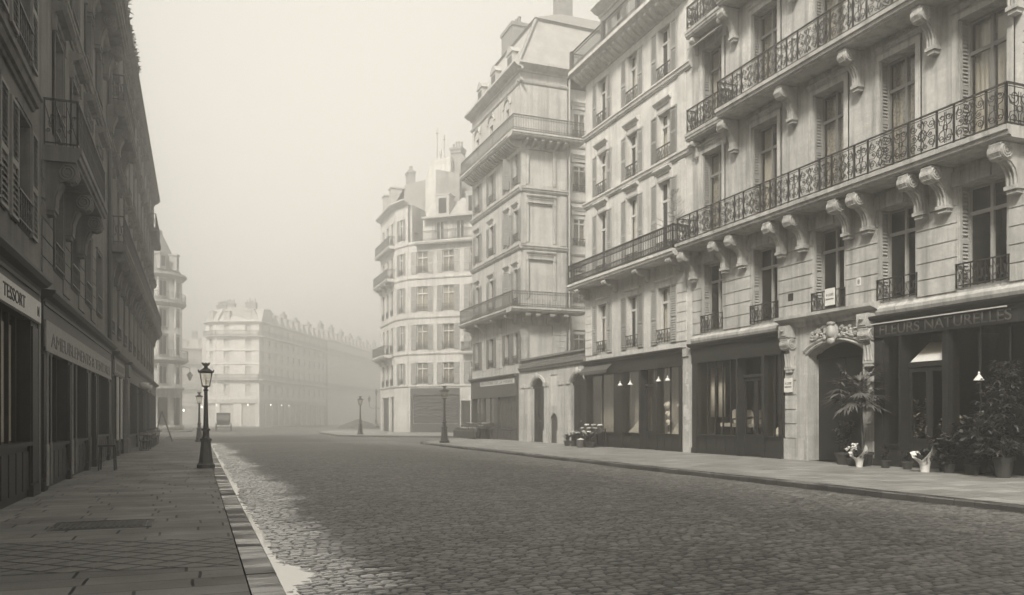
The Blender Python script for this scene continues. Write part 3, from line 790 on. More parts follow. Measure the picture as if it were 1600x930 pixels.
for z, st, pr_ in ((8.3, 'bars', 1.0), (19.62, 'bars', .9)):
    mb = MB(); p = [(q[0] * pr_, q[1]) for q in SLAB]; mb.prof_x(p, 49.66 - .0, 60.0); b = fc.put('balcony', mb, 'stone_grey', z=z)
    mb = MB(); mb.prof_x(p, -.9, 3.35 + pr_); fs.put('balcony', mb, 'stone_grey', z=z + .004)
    fc.put('railing', rail_mb([(59.9, .02), (59.9, pr_ - .1), (49.66 - pr_ + .1, pr_ - .1)], 1.05, st), 'iron_grey', z=.3, parent=b)
    fs.put('railing', rail_mb([(3.35 + pr_ - .1, pr_ - .1), (-.85, pr_ - .1)], 1.05, st), 'iron_grey', z=z + .3)
modillions(fc, 49.6, 59.7, 19.2, 'stone_grey', .48, .2, .7, .4); modillions(fs, .1, 3.4, 19.2, 'stone_grey', .48, .2, .7, .4)
cmC = corbel_mesh(.28, .8, .6, 'stone_grey')
for y in (50.4, 53.2, 56.6, 59.2): fc.put('corbel', cmC, 'stone_grey', a=y, d=.02, z=8.28)
for y in (.4, 1.4, 2.4, 3.1): fs.put('corbel', cmC, 'stone_grey', a=y, d=.02, z=8.28)
mb = MB(); mb.lathe([(.07, 0), (.07, 24)], 8, (-.12, .12, 0)); fs.put('downpipe', mb, 'zinc')
ox, oy = Cb.location.x, Cb.location.y
def cpoly(pts, z): return [(x - ox, y - oy, z) for x, y in pts]
mb = MB(); lo_ = cpoly([(19.5, 49.5), (30, 49.9), (30, 52), (19.5, 60.2)], 24.6); hi_ = cpoly([(21.2, 50.6), (30, 50.9), (30, 52), (21.2, 58.2)], 28.2)
mb.add(lo_ + hi_, [(3, 2, 1, 0), (4, 5, 6, 7), (0, 1, 5, 4), (1, 2, 6, 5), (2, 3, 7, 6), (3, 0, 4, 7)])
link('roof', mb.mesh('roof', 'zinc'), Cb)
mb = MB(); lo2 = cpoly([(21.0, 50.4), (30, 50.7), (30, 52.2), (21.0, 58.5)], 28.2); hi2 = cpoly([(23.6, 52.0), (30, 52.0), (30, 52.1), (23.6, 53.5)], 29.6)
mb.add(lo2 + hi2, [(3, 2, 1, 0), (4, 5, 6, 7), (0, 1, 5, 4), (1, 2, 6, 5), (2, 3, 7, 6), (3, 0, 4, 7)]); link('roof', mb.mesh('roof', 'slate'), Cb)
mb = MB()
for (p, q) in ((lo_[0], hi_[0]), (hi_[0], hi_[1]), (hi_[0], hi_[3])): mb.tube([p, q], .14, 6)
mb.tube([(24.3 - ox, 50.0 - oy, 24.7), (24.3 - ox, 50.9 - oy, 28.3)], .16, 5)
link('roof_hip', mb.mesh('roof_hip', 'slate'), Cb)
for y in (52.0, 55.3, 58.3):
    mb = MB(); mb.box(y - .5, y + .5, -1.4, -.15, 24.6, 26.2); mb.prof_y([(y - .62, 26.2), (y + .62, 26.2), (y + .3, 26.6), (y, 26.75), (y - .3, 26.6)], -1.6, -.08); dm = fc.put('dormer', mb, 'zinc')
    mb = MB(); mb.box(y - .35, y + .35, -.16, -.12, 24.9, 26.0); fc.put('pane', mb, 'pane_dark', parent=dm)
chimney(fc, 55.5, 57.8, -3.0, -1.7, 25.0, 30.3, 'brick', 4); chimney(fs, -1.5, -.4, -3.2, -2.3, 27, 32.6, 'brick', 3)
sc_ = shopfront(fc, 49.96, 59.49, 4.4, [('glass', 54.3, 59.2, 3), ('glass', 50.2, 53.6, 5)], 'wood_mid', 1.25, .7)
mb = MB(); mb.box(50.3, 57.2, .165, .185, 3.78, 4.1); sb = fc.put('sign_board', mb, 'offwhite', parent=sc_)
fc.put('lettering', text_mesh('FRUITERIE DE LA MAIRIE', .3, 'ink', .004, 6.4), 'ink', a=53.75, d=.187, z=3.84, parent=sb)
mb = MB()
for k in range(5): mb.box(50.25 + k * .68, 50.88 + k * .68, -.04, -.02, .8, 2.9)
fc.put('shop_shutter', mb, 'wood_mid', parent=sc_)

# =================================================================== one-storey gate wall with two arched doorways
G = bld('low one-storey stone gate wall with two arched doorways and a carved parapet', XR, 45, 'gate_wall', 'gate wall')
fg = Face(G, XR, 0, 90)
gops = [(45.72, 47.7, 0, 3.95, .2), (40.1, 41.86, 0, 3.95, .2), (43.75, 44.85, 0, 1.75, .12), (43.8, 44.8, 2.2, 4.05, .06)]
fg.put('wall', wall_mb(49.64, 4.5, gops, .45, .7, 40.06), 'stone_grey')
for (a, b) in ((45.72, 47.7), (40.1, 41.86)):
    carriage_door(fg, a, b, 3.45, 3.95, 'wood_door', 'stone_grey', .2)
    mb = MB(); blob(mb, (a + b) / 2, .08, 4.08, .16, .12, .22); fg.put('keystone', mb, 'carved', smooth=True)
mb = MB(); mb.box(43.76, 44.84, -.2, -.1, 0, 1.74); mb2 = MB(); fg.put('low_door', mb, 'wood_mid')
mb = MB(); arch_fill(mb, 43.753, 44.847, 1.3, 1.75, -.11, -.004); fg.put('arch', mb, 'stone_grey')
mb = MB(); mb.box(43.8, 44.8, -.2, -.055, 2.2, 4.05); mb.box(43.9, 44.7, -.055, -.04, 1.96, 2.02); fg.put('plaque', mb, 'stone_cream')
mb = MB()
for (a, b) in ((48.6, 49.3), (47.85, 48.15), (45.1, 45.55), (42.9, 43.5), (42.05, 42.35)):
    mb.box(a, b, 0, .1, .75, 3.4); mb.box(a - .04, b + .04, 0, .15, 0, .74); mb.box(a - .05, b + .05, 0, .16, 3.4, 3.62); mb.box(a + .08, b - .08, .1, .125, .9, 3.25)
fg.put('pilaster', mb, 'stone_grey')
course(fg, 40.0, 49.64, 4.42, P_STR, 'stone_shaded2', 'cornice')  # cornice and parapet darkened, shade band put into their colour
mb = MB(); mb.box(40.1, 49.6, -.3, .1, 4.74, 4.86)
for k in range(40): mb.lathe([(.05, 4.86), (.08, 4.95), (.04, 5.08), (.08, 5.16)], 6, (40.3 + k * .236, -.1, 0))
mb.box(40.1, 49.6, -.25, .05, 5.16, 5.28); fg.put('parapet', mb, 'stone_shaded2')

# =================================================================== corner house across the side street
B = bld('pale cut-corner house in the mist with shutters, three balconies and tall chimney walls', 24, 84)
fb = Face(B, 29.0, 77.37, 139.3); fk = Face(B, 20.74, 84.47, 108.3); fr = Face(B, 19.9, 87.0, 90)
BF = [(5.0, 7.3), (8.6, 11.3), (12.6, 15.3), (16.6, 18.95)]
BW = [(8.63, 9.89), (5.65, 6.9), (2.6, 3.86)]
ops = [(a, b, z0, z1) for (a, b) in BW for (z0, z1) in BF] + [(5.2, 10.3, .9, 3.9, .15), (3.79, 4.86, 0, 3.3, .4)]
fb.put('wall', wall_mb(10.87, 20.0, ops, .25, 0), 'stone_light')
for (a, b) in BW:
    for j, (z0, z1) in enumerate(BF): window(fb, a, b, z0, z1, .2, 'paint_pale', 'glass_win', 'flat', 'shutter_mid' if j in (0, 1, 2) else 'shutter_pale', 'guard', .75, ('lace' if j != 2 else 'curtain', .04, .96, .02, .97))
for z in (4.72, 8.1, 11.9, 16.0, 19.6):
    course(fb, 0, 10.95, z, P_SILL, 'stone_grey'); course(fk, -.05, 2.75, z, P_SILL, 'stone_grey'); course(fr, -.05, 7.3, z, P_SILL, 'stone_grey')
mb = MB()
for i in range(8): mb.box(5.25, 10.25, -.16, -.06, .95 + i * .36, 1.25 + i * .36)
mb.box(5.0, 10.6, 0, .08, 3.95, 4.6); fb.put('shop_shutter', mb, 'wood_mid')
mb = MB(); mb.box(4.95, 5.18, 0, .07, 0, 3.94); mb.box(10.32, 10.6, 0, .07, 0, 3.94); mb.box(5.2, 10.3, -.02, .06, .0, .88); fb.put('shopfront', mb, 'wood_mid')
mb = MB(); mb.box(3.8, 4.85, -.45, -.38, 0, 3.3); mb.box(3.9, 4.3, -.38, -.34, .3, 3.0); mb.box(4.36, 4.76, -.38, -.34, .3, 3.0); fb.put('door', mb, 'wood_door')
kops = [(.95, 1.75, z0, z1) for (z0, z1) in BF + [(20.3, 22.6)]]; fk.put('wall', wall_mb(2.675, 24.2, kops, .25, 0), 'stone_light')
for o in kops: window(fk, *o, .2, 'paint_pale', 'pane_dark', 'flat', 'shutter_mid', 'guard', .6)
RW = [(.9, 1.9), (3.1, 4.1), (5.3, 6.3)]
BF6 = BF + [(20.4, 22.7)]
rops = [(a, b, z0, z1) for (a, b) in RW for (z0, z1) in BF6] + [(.6, 2.2, 0, 3.8), (3.0, 6.6, 0, 3.8)]
fr.put('wall', wall_mb(7.3, 24.2, rops, .25, 0), 'stone_light')
for (a, b) in RW:
    for (z0, z1) in BF6: window(fr, a, b, z0, z1, .2, 'paint_dull', 'pane_dark', None, guard='guard', gh=.7)
mb = MB(); mb.box(.62, 2.18, -.3, -.2, 0, 3.78); mb.box(3.02, 6.58, -.3, -.2, 0, 3.78); fr.put('shopfront', mb, 'wood_dark')
mb = MB(); mb.prof_z([(x - 24, y - 84) for x, y in ((28.9, 78.0), (21.05, 84.75), (20.3, 87.1), (20.3, 94.2), (34, 94.2), (34, 80))], 0, 19.9); link('body', mb.mesh('body', 'stone_light'), B)
mb = MB(); mb.prof_z([(x - 24, y - 84) for x, y in ((21.25, 84.75), (20.95, 84.85), (20.3, 87.1), (20.3, 94.2), (27, 94.2), (27, 91), (22.6, 86.2))], 19.9, 24.1); link('upper_body', mb.mesh('upper_body', 'stone_light'), B)
balcony(fr, 1.0, 7.5, 8.05, 1.0, 'bars', 1.05, 'stone_light', 'iron_grey'); balcony(fr, 0, 7.5, 16.2, .9, 'bars', 1.05, 'stone_light', 'iron_grey'); balcony(fr, 0, 7.5, 19.75, .7, 'bars', 1.05, 'stone_light', 'iron_grey')
balcony(fb, 0, 4.6, 8.0, .8, 'bars', 1.0, 'stone_light', 'iron_grey'); balcony(fb, -.5, 9.9, 19.55, .7, 'bars', 1.05, 'stone_light', 'iron_grey')
for y in (1.6, 4.2, 6.8): fr.put('corbel', cmC, 'stone_light', a=y, d=.02, z=8.04); fr.put('corbel', cmC, 'stone_light', a=y, d=.02, z=16.18)
course(fk, -.1, 2.8, 24.0, P_CORN, 'stone_light'); course(fr, -.05, 7.4, 24.0, P_CORN, 'stone_light')
# set-back top floor, zinc roof and party walls
a5 = [(7.2, 8.1), (4.9, 5.8), (2.6, 3.5)]
fb5 = Face(B, 29.0 + .65 * .9, 77.37 + .758 * .9, 139.3)
fb5.put('attic_wall', wall_mb(9.6, 22.4, [(a, b, 20.2, 22.2) for a, b in a5], .2, 0), 'stone_light')
for a, b in a5: window(fb5, a, b, 20.2, 22.2, .18, 'paint_pale', 'pane_dark', 'flat', 'shutter_pale')
mb = MB(); mb.prof_x([(.1, 22.4), (.75, 22.4), (.75, 22.6), (-.2, 22.75), (-2.2, 25.0), (-2.6, 25.0), (-2.6, 22.4)], -1, 9.4); fb5.put('roof', mb, 'zinc')
for a in (6.6, 3.2):
    mb = MB(); mb.box(a, a + 1.5, -1.4, -.05, 22.7, 24.9); mb.box(a - .1, a + 1.6, -1.5, 0, 24.9, 25.05); dm = fb5.put('dormer', mb, 'zinc')
    mb = MB(); mb.box(a + .3, a + 1.2, -.06, -.03, 23.0, 24.6); fb5.put('pane', mb, 'pane_dark', parent=dm)
mb = MB(); mb.prof_y([(7.6, 22), (10.6, 22), (10.6, 27.5), (9.9, 29.6), (7.6, 29.8)], -3.4, -2.7); fb5.put('party_wall', mb, 'stone_light')
mb = MB(); mb.prof_y([(.5, 22), (8.0, 22), (8.0, 30.4), (6.8, 30.4), (6.0, 29.4), (.5, 27.6)], -4.6, -3.6); fb5.put('party_wall', mb, 'plaster')
mb = MB(); mb.prof_y([(6.2, 24), (9.0, 24), (9.0, 28.3), (6.2, 27.6)], -2.5, -1.9); fb5.put('chimney_wall', mb, 'plaster')
mb = MB(); mb.box(3.2, 3.6, -3.4, -2.6, 23, 28.4); fb5.put('flue_stack', mb, 'plaster')
chimney(fb5, 6.7, 8.0, -4.7, -3.5, 30.4, 31.0, 'plaster', 4)
mb = MB()
for (a, zt) in ((9.0, 30.2), (9.45, 32.6), (8.6, 31.8)): mb.lathe([(.09, 22), (.09, zt), (.17, zt + .05), (.12, zt + .5), (.02, zt + .7)], 8, (a, -3.2, 0))
fb5.put('flue_pipe', mb, 'zinc')
mb = MB(); mb.prof_x([(-.1, 24.3), (-.2, 24.7), (-1.5, 27.2), (-4, 28.0), (-6, 28.0), (-6, 24.3)], 1.2, 7.3); fr.put('roof', mb, 'zinc')
for y in (1.2, 4.6):
    mb = MB(); mb.box(y, y + 1.1, -1.3, .1, 24.5, 26.6); mb.box(y - .1, y + 1.2, -1.4, .2, 26.6, 26.75); fr.put('dormer', mb, 'zinc')
chimney(fr, 5.2, 6.6, -3.6, -2.8, 26.5, 30.0, 'plaster', 4)
# =================================================================== left row (in shade)
def left(label, y0, y1): 
    b = bld(label, XL, (y0 + y1) / 2); return b, Face(b, XL, y1, -90)

# nearest, with the white shop sign
L1, f1 = left('shade-darkened house with the white shop sign at near end of shaded row', -33, 18.2)
def yy(face_end, *ys): return tuple(sorted(face_end - y for y in ys))
W1 = [yy(18.2, 17.9, 16.7), yy(18.2, 15.2, 14.0), yy(18.2, 12.5, 11.3)]
F1 = [(4.9, 7.0), (8.2, 10.6), (11.6, 13.8), (14.8, 17.0)]
ops = [(a, b, z0, z1) for a, b in W1 for z0, z1 in F1] + [(.25, 11.9, 0, 4.1, .45)]
f1.put('wall', wall_mb(51.2, 19.5, ops, .28, 8), 'stone_shaded')  # left row carried on unseen behind the camera to shade the near road
for a, b in W1:
    for z0, z1 in F1:
        window(f1, a, b, z0, z1, .24, 'paint_dull', 'pane_dark', 'flat', 'shutter_dark', 'guard', .6); surround(f1, a, b, z0, z1, 'stone_shaded', .1, .03)
for z in (7.4, 11.0, 14.2): course(f1, 0, 51.2, z, P_STR, 'stone_shaded')
course(f1, 0, 51.2, 19.0, P_CORN, 'stone_shaded')
s1 = shopfront(f1, .26, 11.89, 4.1, [('glass', .9, 4.4, 5, .95), ('glass', 4.9, 8.0, 4, .95), ('door', 8.4, 9.8, 2.9), ('glass', 10.1, 11.7, 2, .95)], 'wood_dark', .62, .95, glassmat='glass_soft')
mb = MB(); mb.box(.3, 6.5, .165, .21, 3.27, 3.66); sb = f1.put('sign_board', mb, 'offwhite', parent=s1)
f1.put('lettering', text_mesh('TESSORT', .31, 'ink', .006, 1.75), 'ink', a=2.75, d=.213, z=3.36, parent=sb)
f1.put('lettering', text_mesh('N', .26, 'ink', .006), 'ink', a=.62, d=.213, z=3.37, parent=sb)
mb = MB(); mb.box(0.02, .24, -.02, .16, 0, 4.1); f1.put('pilaster', mb, 'wood_mid')
for x0 in (1.25, 1.95, 2.65, 3.35, 4.0):
    mb = MB()
    for i in range(9):
        xa, xb = x0 + i * .045, x0 + (i + 1) * .045
        mb.quad((xa, -.09 + .02 * math.sin(i * 2.1), 1.05), (xb, -.09 + .02 * math.sin(i * 2.1 + 2.1), 1.05), (xb, -.09 + .02 * math.sin(i * 2.1 + 2.1), 3.1), (xa, -.09 + .02 * math.sin(i * 2.1), 3.1))
    f1.put('curtain', mb, 'white', parent=s1)

# second, with the deep balcony and the long faded sign
L2, f2 = left('shade-toned house with a deep boxed balcony above the long faded shop sign', 18.2, 32.4)
W2 = [yy(32.4, 21.9, 20.7), yy(32.4, 24.6, 23.4), yy(32.4, 27.4, 26.2), yy(32.4, 30.2, 29.0)]
F2 = [(4.75, 6.75), (7.75, 10.1), (11.2, 13.3), (14.5, 16.6)]
ops = [(a, b, z0, z1) for a, b in W2 for z0, z1 in F2] + [(.3, 13.95, 0, 4.0, .45)]
f2.put('wall', wall_mb(14.2, 19.2, ops, .3, 8), 'stone_shaded2')
for i, (a, b) in enumerate(W2):
    for j, (z0, z1) in enumerate(F2):
        window(f2, a, b, z0, z1, .26, 'paint_pale' if j else 'paint_dull', 'pane_dark', None, guard='guard', gh=.6); surround(f2, a, b, z0, z1, 'stone_shaded2', .12, .05)
        if j in (1, 2): hood(f2, a, b, z1 + .28, 'stone_shaded2', .3)
for z in (10.9, 14.0): course(f2, 0, 14.2, z, P_STR, 'stone_shaded2')
course(f2, -.1, 14.2, 18.8, [(p[0] * 1.5, p[1] * 1.3) for p in P_CORN], 'stone_shaded2')
rustic(f2, [yy(32.4, 20.5, 19.2), yy(32.4, 23.2, 22.1), yy(32.4, 26.0, 24.8), yy(32.4, 28.8, 27.6)], 4.4, 6.8, 6, 'stone_shaded2')
balcony(f2, *yy(32.4, 24.95, 19.45), 6.85, .72, 'guard', 1.0, 'stone_shaded2', 'iron', .32)
cml = corbel_mesh(.4, .62, 1.1, 'stone_shaded2')
for y in (19.75, 22.3, 24.6): f2.put('corbel', cml, 'stone_shaded2', a=32.4 - y, d=.02, z=6.84)
balcony(f2, *yy(32.4, 31.2, 26.0), 14.1, .8, 'guard', .95, 'stone_shaded2', 'iron'); 
for y in (26.4, 28.6, 30.9): f2.put('corbel', cml, 'stone_shaded2', a=32.4 - y, d=.02, z=14.08)
mb = MB(); mb.lathe([(.07, 4), (.07, 19)], 8, (.12, .1, 0)); f2.put('downpipe', mb, 'iron')
s2 = shopfront(f2, .31, 13.94, 4.0, [('glass', 10.4, 13.5, 3, .85), ('glass', 6.9, 10.0, 3, .85), ('door', 5.0, 6.4, 2.7), ('glass', 1.0, 4.6, 2, .85)], 'wood_dark', .95, .85, glassmat='glass_soft')
mb = MB(); mb.box(.7, 13.85, .165, .2, 2.8, 3.42); sb = f2.put('sign_board', mb, 'letter_mid', parent=s2)
f2.put('lettering', text_mesh('AMEUBLEMENTS & TENTURES', .42, 'wood_mid', .006, 12.2), 'wood_mid', a=7.2, d=.203, z=2.92, parent=sb)
for x in (13.72, 13.3, 10.2, 9.6, 6.65, 4.8, .6):
    mb = MB(); mb.lathe([(.035, .1), (.035, .9), (.018, .95), (.018, 2.7), (.04, 2.78)], 8, (x, .2, 0)); f2.put('shop_column', mb, 'letter_mid' if x > 13.5 or x == 10.2 else 'paint_dull', parent=s2)  # paler columns carry the mullion reflections in their paint

# third, long, with creepers on its roof edge
Y3 = 66.5
L3, f3 = left('long dark house with continuous corbelled balcony and creepers along its cornice', 32.4, Y3)
ys = [34.0 + 2.93 * k for k in range(11)]
W3 = [yy(Y3, y + .55, y - .55) for y in ys]
F3 = [(4.6, 6.8), (8.3, 10.7), (11.7, 13.9), (14.7, 16.5)]
ops = [(a, b, z0, z1) for a, b in W3 for z0, z1 in F3] + [yy(Y3, 37.6, 33.0) + (0, 3.9, .45), yy(Y3, 58, 39.2) + (0, 3.9, .45), yy(Y3, 65.9, 59.0) + (0, 3.9, .45)]
f3.put('wall', wall_mb(Y3 - 32.4, 17.6, ops, .28, 8), 'stone_shaded')
for i, (a, b) in enumerate(W3):
    for j, (z0, z1) in enumerate(F3):
        window(f3, a, b, z0, z1, .24, 'paint_pale' if j < 2 else 'paint_dull', 'pane_dark', None, guard='guard' if j != 1 else None, gh=.5)
        if j in (1, 2, 3): hood(f3, a, b, z1 + .25, 'stone_shaded', .28)
for z in (11.1, 14.3): course(f3, 0, Y3 - 32.4, z, P_STR, 'stone_shaded')
course(f3, -.25, Y3 - 32.4, 17.3, [(p[0] * .7, p[1]) for p in P_CORN], 'stone_shaded', 'cornice')
balcony(f3, *yy(Y3, 65.5, 32.6), 7.45, .62, 'guard', 1.0, 'stone_shaded', 'iron')
cm7 = corbel_mesh(.34, .52, .9, 'stone_shaded')
for k, y in enumerate(ys[:11]): 
    for q in (-.9, .9): f3.put('corbel', cm7, 'stone_shaded', a=Y3 - y - q, d=.02, z=7.44)
balcony(f3, *yy(Y3, 38.2, 32.6), 12.6, .62, 'guard', .95, 'stone_shaded', 'iron')
for y in (32.4, 35.0, 37.8): f3.put('corbel', cml, 'stone_shaded', a=Y3 - y, d=.02, z=12.58)
balcony(f3, *yy(Y3, 66.2, 59.6), 13.9, .5, 'guard', .95, 'stone_shaded', 'iron')
mb = MB(); mb.prof_x([(-.1, 17.9), (-2.2, 20.4), (-6, 21), (-6, 17.9)], 0, Y3 - 32.4); f3.put('roof', mb, 'slate')
mb = MB(); mb.lathe([(.06, 0), (.06, 17.3)], 8, (Y3 - 32.6, .1, 0)); f3.put('downpipe', mb, 'iron')
s3 = shopfront(f3, *[q + e for q, e in zip(yy(Y3, 58, 39.2), (.01, -.01))], 3.9, [('glass', Y3 - 57.6, Y3 - 53.5, 2), ('door', Y3 - 53, Y3 - 51.6, 2.7), ('glass', Y3 - 51.2, Y3 - 46.5, 3), ('glass', Y3 - 46, Y3 - 39.6, 3)], 'wood_dark', .6, .6)
s3b = shopfront(f3, *[q + e for q, e in zip(yy(Y3, 65.9, 59.0), (.01, -.01))], 3.9, [('glass', Y3 - 65.6, Y3 - 63.2, 1), ('door', Y3 - 62.8, Y3 - 61.4, 2.7), ('glass', Y3 - 61, Y3 - 59.4, 1)], 'wood_dark', .6, .6)
s3c = shopfront(f3, *[q + e for q, e in zip(yy(Y3, 37.6, 33.0), (.01, -.01))], 3.9, [('glass', Y3 - 37.2, Y3 - 35.4, 0), ('glass', Y3 - 35.0, Y3 - 33.4, 1)], 'wood_dark', .6, .6)
mb = MB(); mb.box(Y3 - 39.1, Y3 - 37.75, -.02, .25, .6, 3.2); mb.box(Y3 - 39.15, Y3 - 37.7, -.02, .32, 0, .6); mb.box(Y3 - 39.15, Y3 - 37.7, -.02, .34, 3.2, 3.7)
for k in range(4): mb.box(Y3 - 39.0 + k * .33, Y3 - 38.8 + k * .33, .25, .29, .7, 3.1)
f3.put('pilaster', mb, 'stone_shaded2')
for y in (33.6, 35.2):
    mb = MB(); mb.lathe([(.05, .65), (.05, 3.0)], 8, (Y3 - y, .24, 0)); f3.put('shop_column', mb, 'paint_pale', parent=s3c)  # bright posts added for reflections, put into pale paint
mb = MB(); mb.box(Y3 - 37.4, Y3 - 33.2, .165, .2, 3.15, 3.6); mb.box(Y3 - 36.9, Y3 - 33.7, .2, .212, 3.22, 3.53); f3.put('sign_frame', mb, 'letter_mid', parent=s3c)
mb = MB(); mb.box(Y3 - 36.85, Y3 - 33.75, .212, .216, 3.25, 3.5); f3.put('sign_panel', mb, 'wood_dark', parent=s3c)

# round corner house beyond the side street
tx, ty, tr_ = -5.3, 111.0, 3.55
Tw = bld('rounded corner house with a tapering domed roof in the mist beyond the shaded row', tx, ty)
mb = MB(); mb.lathe([(3.75, 0), (3.75, .6), (tr_, .7), (tr_, 4.9), (3.8, 5.0), (3.8, 5.3), (tr_, 5.4), (tr_, 19.2)], 40); link('wall', mb.mesh('wall', 'stone_grey', True), Tw)
for z, w in ((8.6, .75), (15.6, .5), (19.0, .55)):
    mb = MB(); mb.lathe([(tr_ - .1, z - .5), (tr_ + w * .4, z - .35), (tr_ + w, z - .05), (tr_ + w, z + .22), (tr_ - .1, z + .25)], 40); link('balcony', mb.mesh('balcony', 'stone_grey'), Tw)
mb = MB()
for z, w in ((8.8, .68), (15.8, .42)):
    for k in range(72):
        t = 2 * math.pi * k / 72; mb.tube([((tr_ + w) * math.cos(t), (tr_ + w) * math.sin(t), z), ((tr_ + w) * math.cos(t), (tr_ + w) * math.sin(t), z + 1)], .02, 3)
    for zz in (z + .1, z + 1): mb.tube([((tr_ + w) * math.cos(2*math.pi*k/48), (tr_ + w) * math.sin(2*math.pi*k/48), zz) for k in range(49)], .03, 4)
link('railing', mb.mesh('railing', 'iron_grey'), Tw)
mb = MB(); mb.lathe([(tr_ + .1, 19.2), (3.2, 20.0), (2.75, 21.2), (2.2, 22.4), (1.65, 23.6), (1.3, 24.3), (1.25, 24.8), (.05, 25.0)], 32); link('roof', mb.mesh('roof', 'slate', False), Tw)
for ang in (-90, -52, -128, -20):
    t = R(ang)
    fT = Face(Tw, tx + tr_ * math.cos(t) + .5 * math.sin(t), ty + tr_ * math.sin(t) - .5 * math.cos(t), ang - 90 )
    for (z0, z1) in ((5.7, 7.8), (9.2, 11.5), (12.6, 14.7), (16.3, 18.2)):
        mb = MB(); mb.box(0, 1, -.1, .06, z0, z1); mb.box(-.15, 0, -.1, .12, z0 - .1, z1 + .15); mb.box(1, 1.15, -.1, .12, z0 - .1, z1 + .15); mb.box(-.2, 1.2, -.1, .2, z1 + .15, z1 + .3)
        w_ = fT.put('window', mb, 'stone_grey')
        mb = MB(); mb.box(.05, .46, .06, .07, z0 + .05, z1 - .05); mb.box(.54, .95, .06, .07, z0 + .05, z1 - .05); fT.put('pane', mb, 'pane_dark', parent=w_)
    mb = MB(); mb.box(-.1, 1.1, -.1, .1, .7, 4.0); fT.put('shopfront', mb, 'wood_dark')
    mb = MB(); mb.box(.1, .9, -.8, .1, 19.6, 21.4); mb.box(0, 1, -.9, .2, 21.4, 21.6); dm = fT.put('dormer', mb, 'zinc'); mb = MB(); mb.box(.25, .75, .1, .11, 19.9, 21.1); fT.put('pane', mb, 'pane_dark', parent=dm)
mb = MB(); mb.box(-10, -1.5, -2.5, 3.5, 0, 18.8); link('wing', mb.mesh('wing', 'stone_grey'), Tw)
mb = MB(); mb.box(-9.5, -2, -2, 3, 18.8, 22); link('roof', mb.mesh('roof', 'slate'), Tw)

# far blocks across the square
def far_block(label, faces, H, body, mat, floors, shop=True, nchim=8, roofh=2.4, top=None):
    b = bld(label, *body[0]); ox, oy = b.location.x, b.location.y
    for (x, y, ang, L) in faces:
        f = Face(b, x, y, ang); n = max(1, int(L / 3.1)); s = L / n
        W = [((i + .5) * s - .55, (i + .5) * s + .55) for i in range(n)]
        ops = [(a, c, z0, z1) for a, c in W for z0, z1 in floors]
        if shop: ops += [(max(.3, (i + .5) * s - 1.25), (i + .5) * s + 1.25, 0, 4.2) for i in range(n)]
        f.put('wall', wall_mb(L, H, ops, .25, 0), mat)
        for a, c in W:
            for j, (z0, z1) in enumerate(floors):
                w, h = 1.1, z1 - z0
                f.put('window', cached(('fw', h), lambda: (lambda m: (m.box(0, w, -.3, -.22, 0, h), m.box(w/2 - .05, w/2 + .05, -.22, -.18, 0, h), m.box(0, w, -.05, .0, 0, .7), m)[-1])(MB()).mesh('window', 'opening_hazed')), 'opening_hazed', a, 0, z0)
        if shop:
            mb = MB()
            for i in range(n): mb.box(max(.31, (i + .5) * s - 1.24), (i + .5) * s + 1.24, -.35, -.25, 0, 4.19)
            mb.box(.2, L - .2, 0, .12, 4.25, 5.0); f.put('shopfront', mb, 'opening_hazed')
        for z in [fl[0] - .6 for fl in floors[1:]]: course(f, -.1, L + .1, z, P_SILL, mat)
        course(f, -.3, L + .3, H - .4, P_CORN, mat)
        for z in ([floors[1][0] - .45, floors[-1][0] - .45]): balcony(f, 0, L, z, .7, 'bars' if L < 15 else 'none', .9, mat, 'iron_grey', .22) if L < 15 else balcony_far(f, L, z, mat)
        mb = MB(); mb.prof_x([(.1, H), (-1.1, H + roofh), (-6, H + roofh + .4), (-6, H)], 0 if L > 20 else -.5, L); f.put('roof', mb, 'roof_hazed')
        for i in range(n):
            a = (i + .5) * s; mb = MB(); mb.box(a - .6, a + .6, -1.2, -.02, H + .1, H + 1.9); mb.box(a - .7, a + .7, -1.3, .1, H + 1.9, H + 2.05); f.put('dormer', mb, 'roof_hazed')
        k = max(2, int(L / 7)); 
        for i in range(k):
            a = (i + .35) * L / k; chimney(f, a, a + random.uniform(1.2, 2.2), -3.2, -2.4, H + 1.5, H + roofh + random.uniform(.7, 1.7), 'plaster', 4)
    mb = MB(); mb.prof_z([(x - ox, y - oy) for x, y in body[1]], 0, H - .05); link('body', mb.mesh('body', mat), b)
    return b
def balcony_far(f, L, z, mat):
    mb = MB(); mb.box(0, L, 0, .65, 0, .2); b = f.put('balcony', mb, mat, z=z)
    mb = MB(); mb.box(0, L, .58, .61, 1.0, 1.06); n = int(L / .3)
    for i in range(n): mb.box(i * L / n, i * L / n + .025, .58, .605, .2, 1.0)
    f.put('railing', mb, 'iron_grey', parent=b)
FA = [(5.6, 7.7), (8.9, 11.0), (11.9, 13.9), (14.4, 16.1), (16.9, 18.6)]
dx, dy = 16.8, 33.2; Lr = math.hypot(dx, dy); angr = math.degrees(math.atan2(dy, dx))
far_block('hazy cut-corner house with lamplit shops straight across the square', [(10.6, 156.6, 180 - 21.4, 7.95), (27.4, 189.8, angr + 180, Lr), (3.2, 159.5, 120, 3.2)], 19.2, ((12, 172), [(10.5, 157.2), (3.6, 160), (1.8, 162.5), (1, 195), (27.0, 189.9)]), 'stone_hazed', FA, nchim=8)
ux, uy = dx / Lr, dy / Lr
far_block('faint long terrace fading into fog behind the hazy cut-corner house', [(27.6 + ux * 70, 190.2 + uy * 70, angr + 180, 69.8)], 19.6, ((45, 225), [(27.9, 190.3), (27.9 + ux * 69, 190.3 + uy * 69), (40, 262), (14, 200)]), 'stone_hazed', FA)
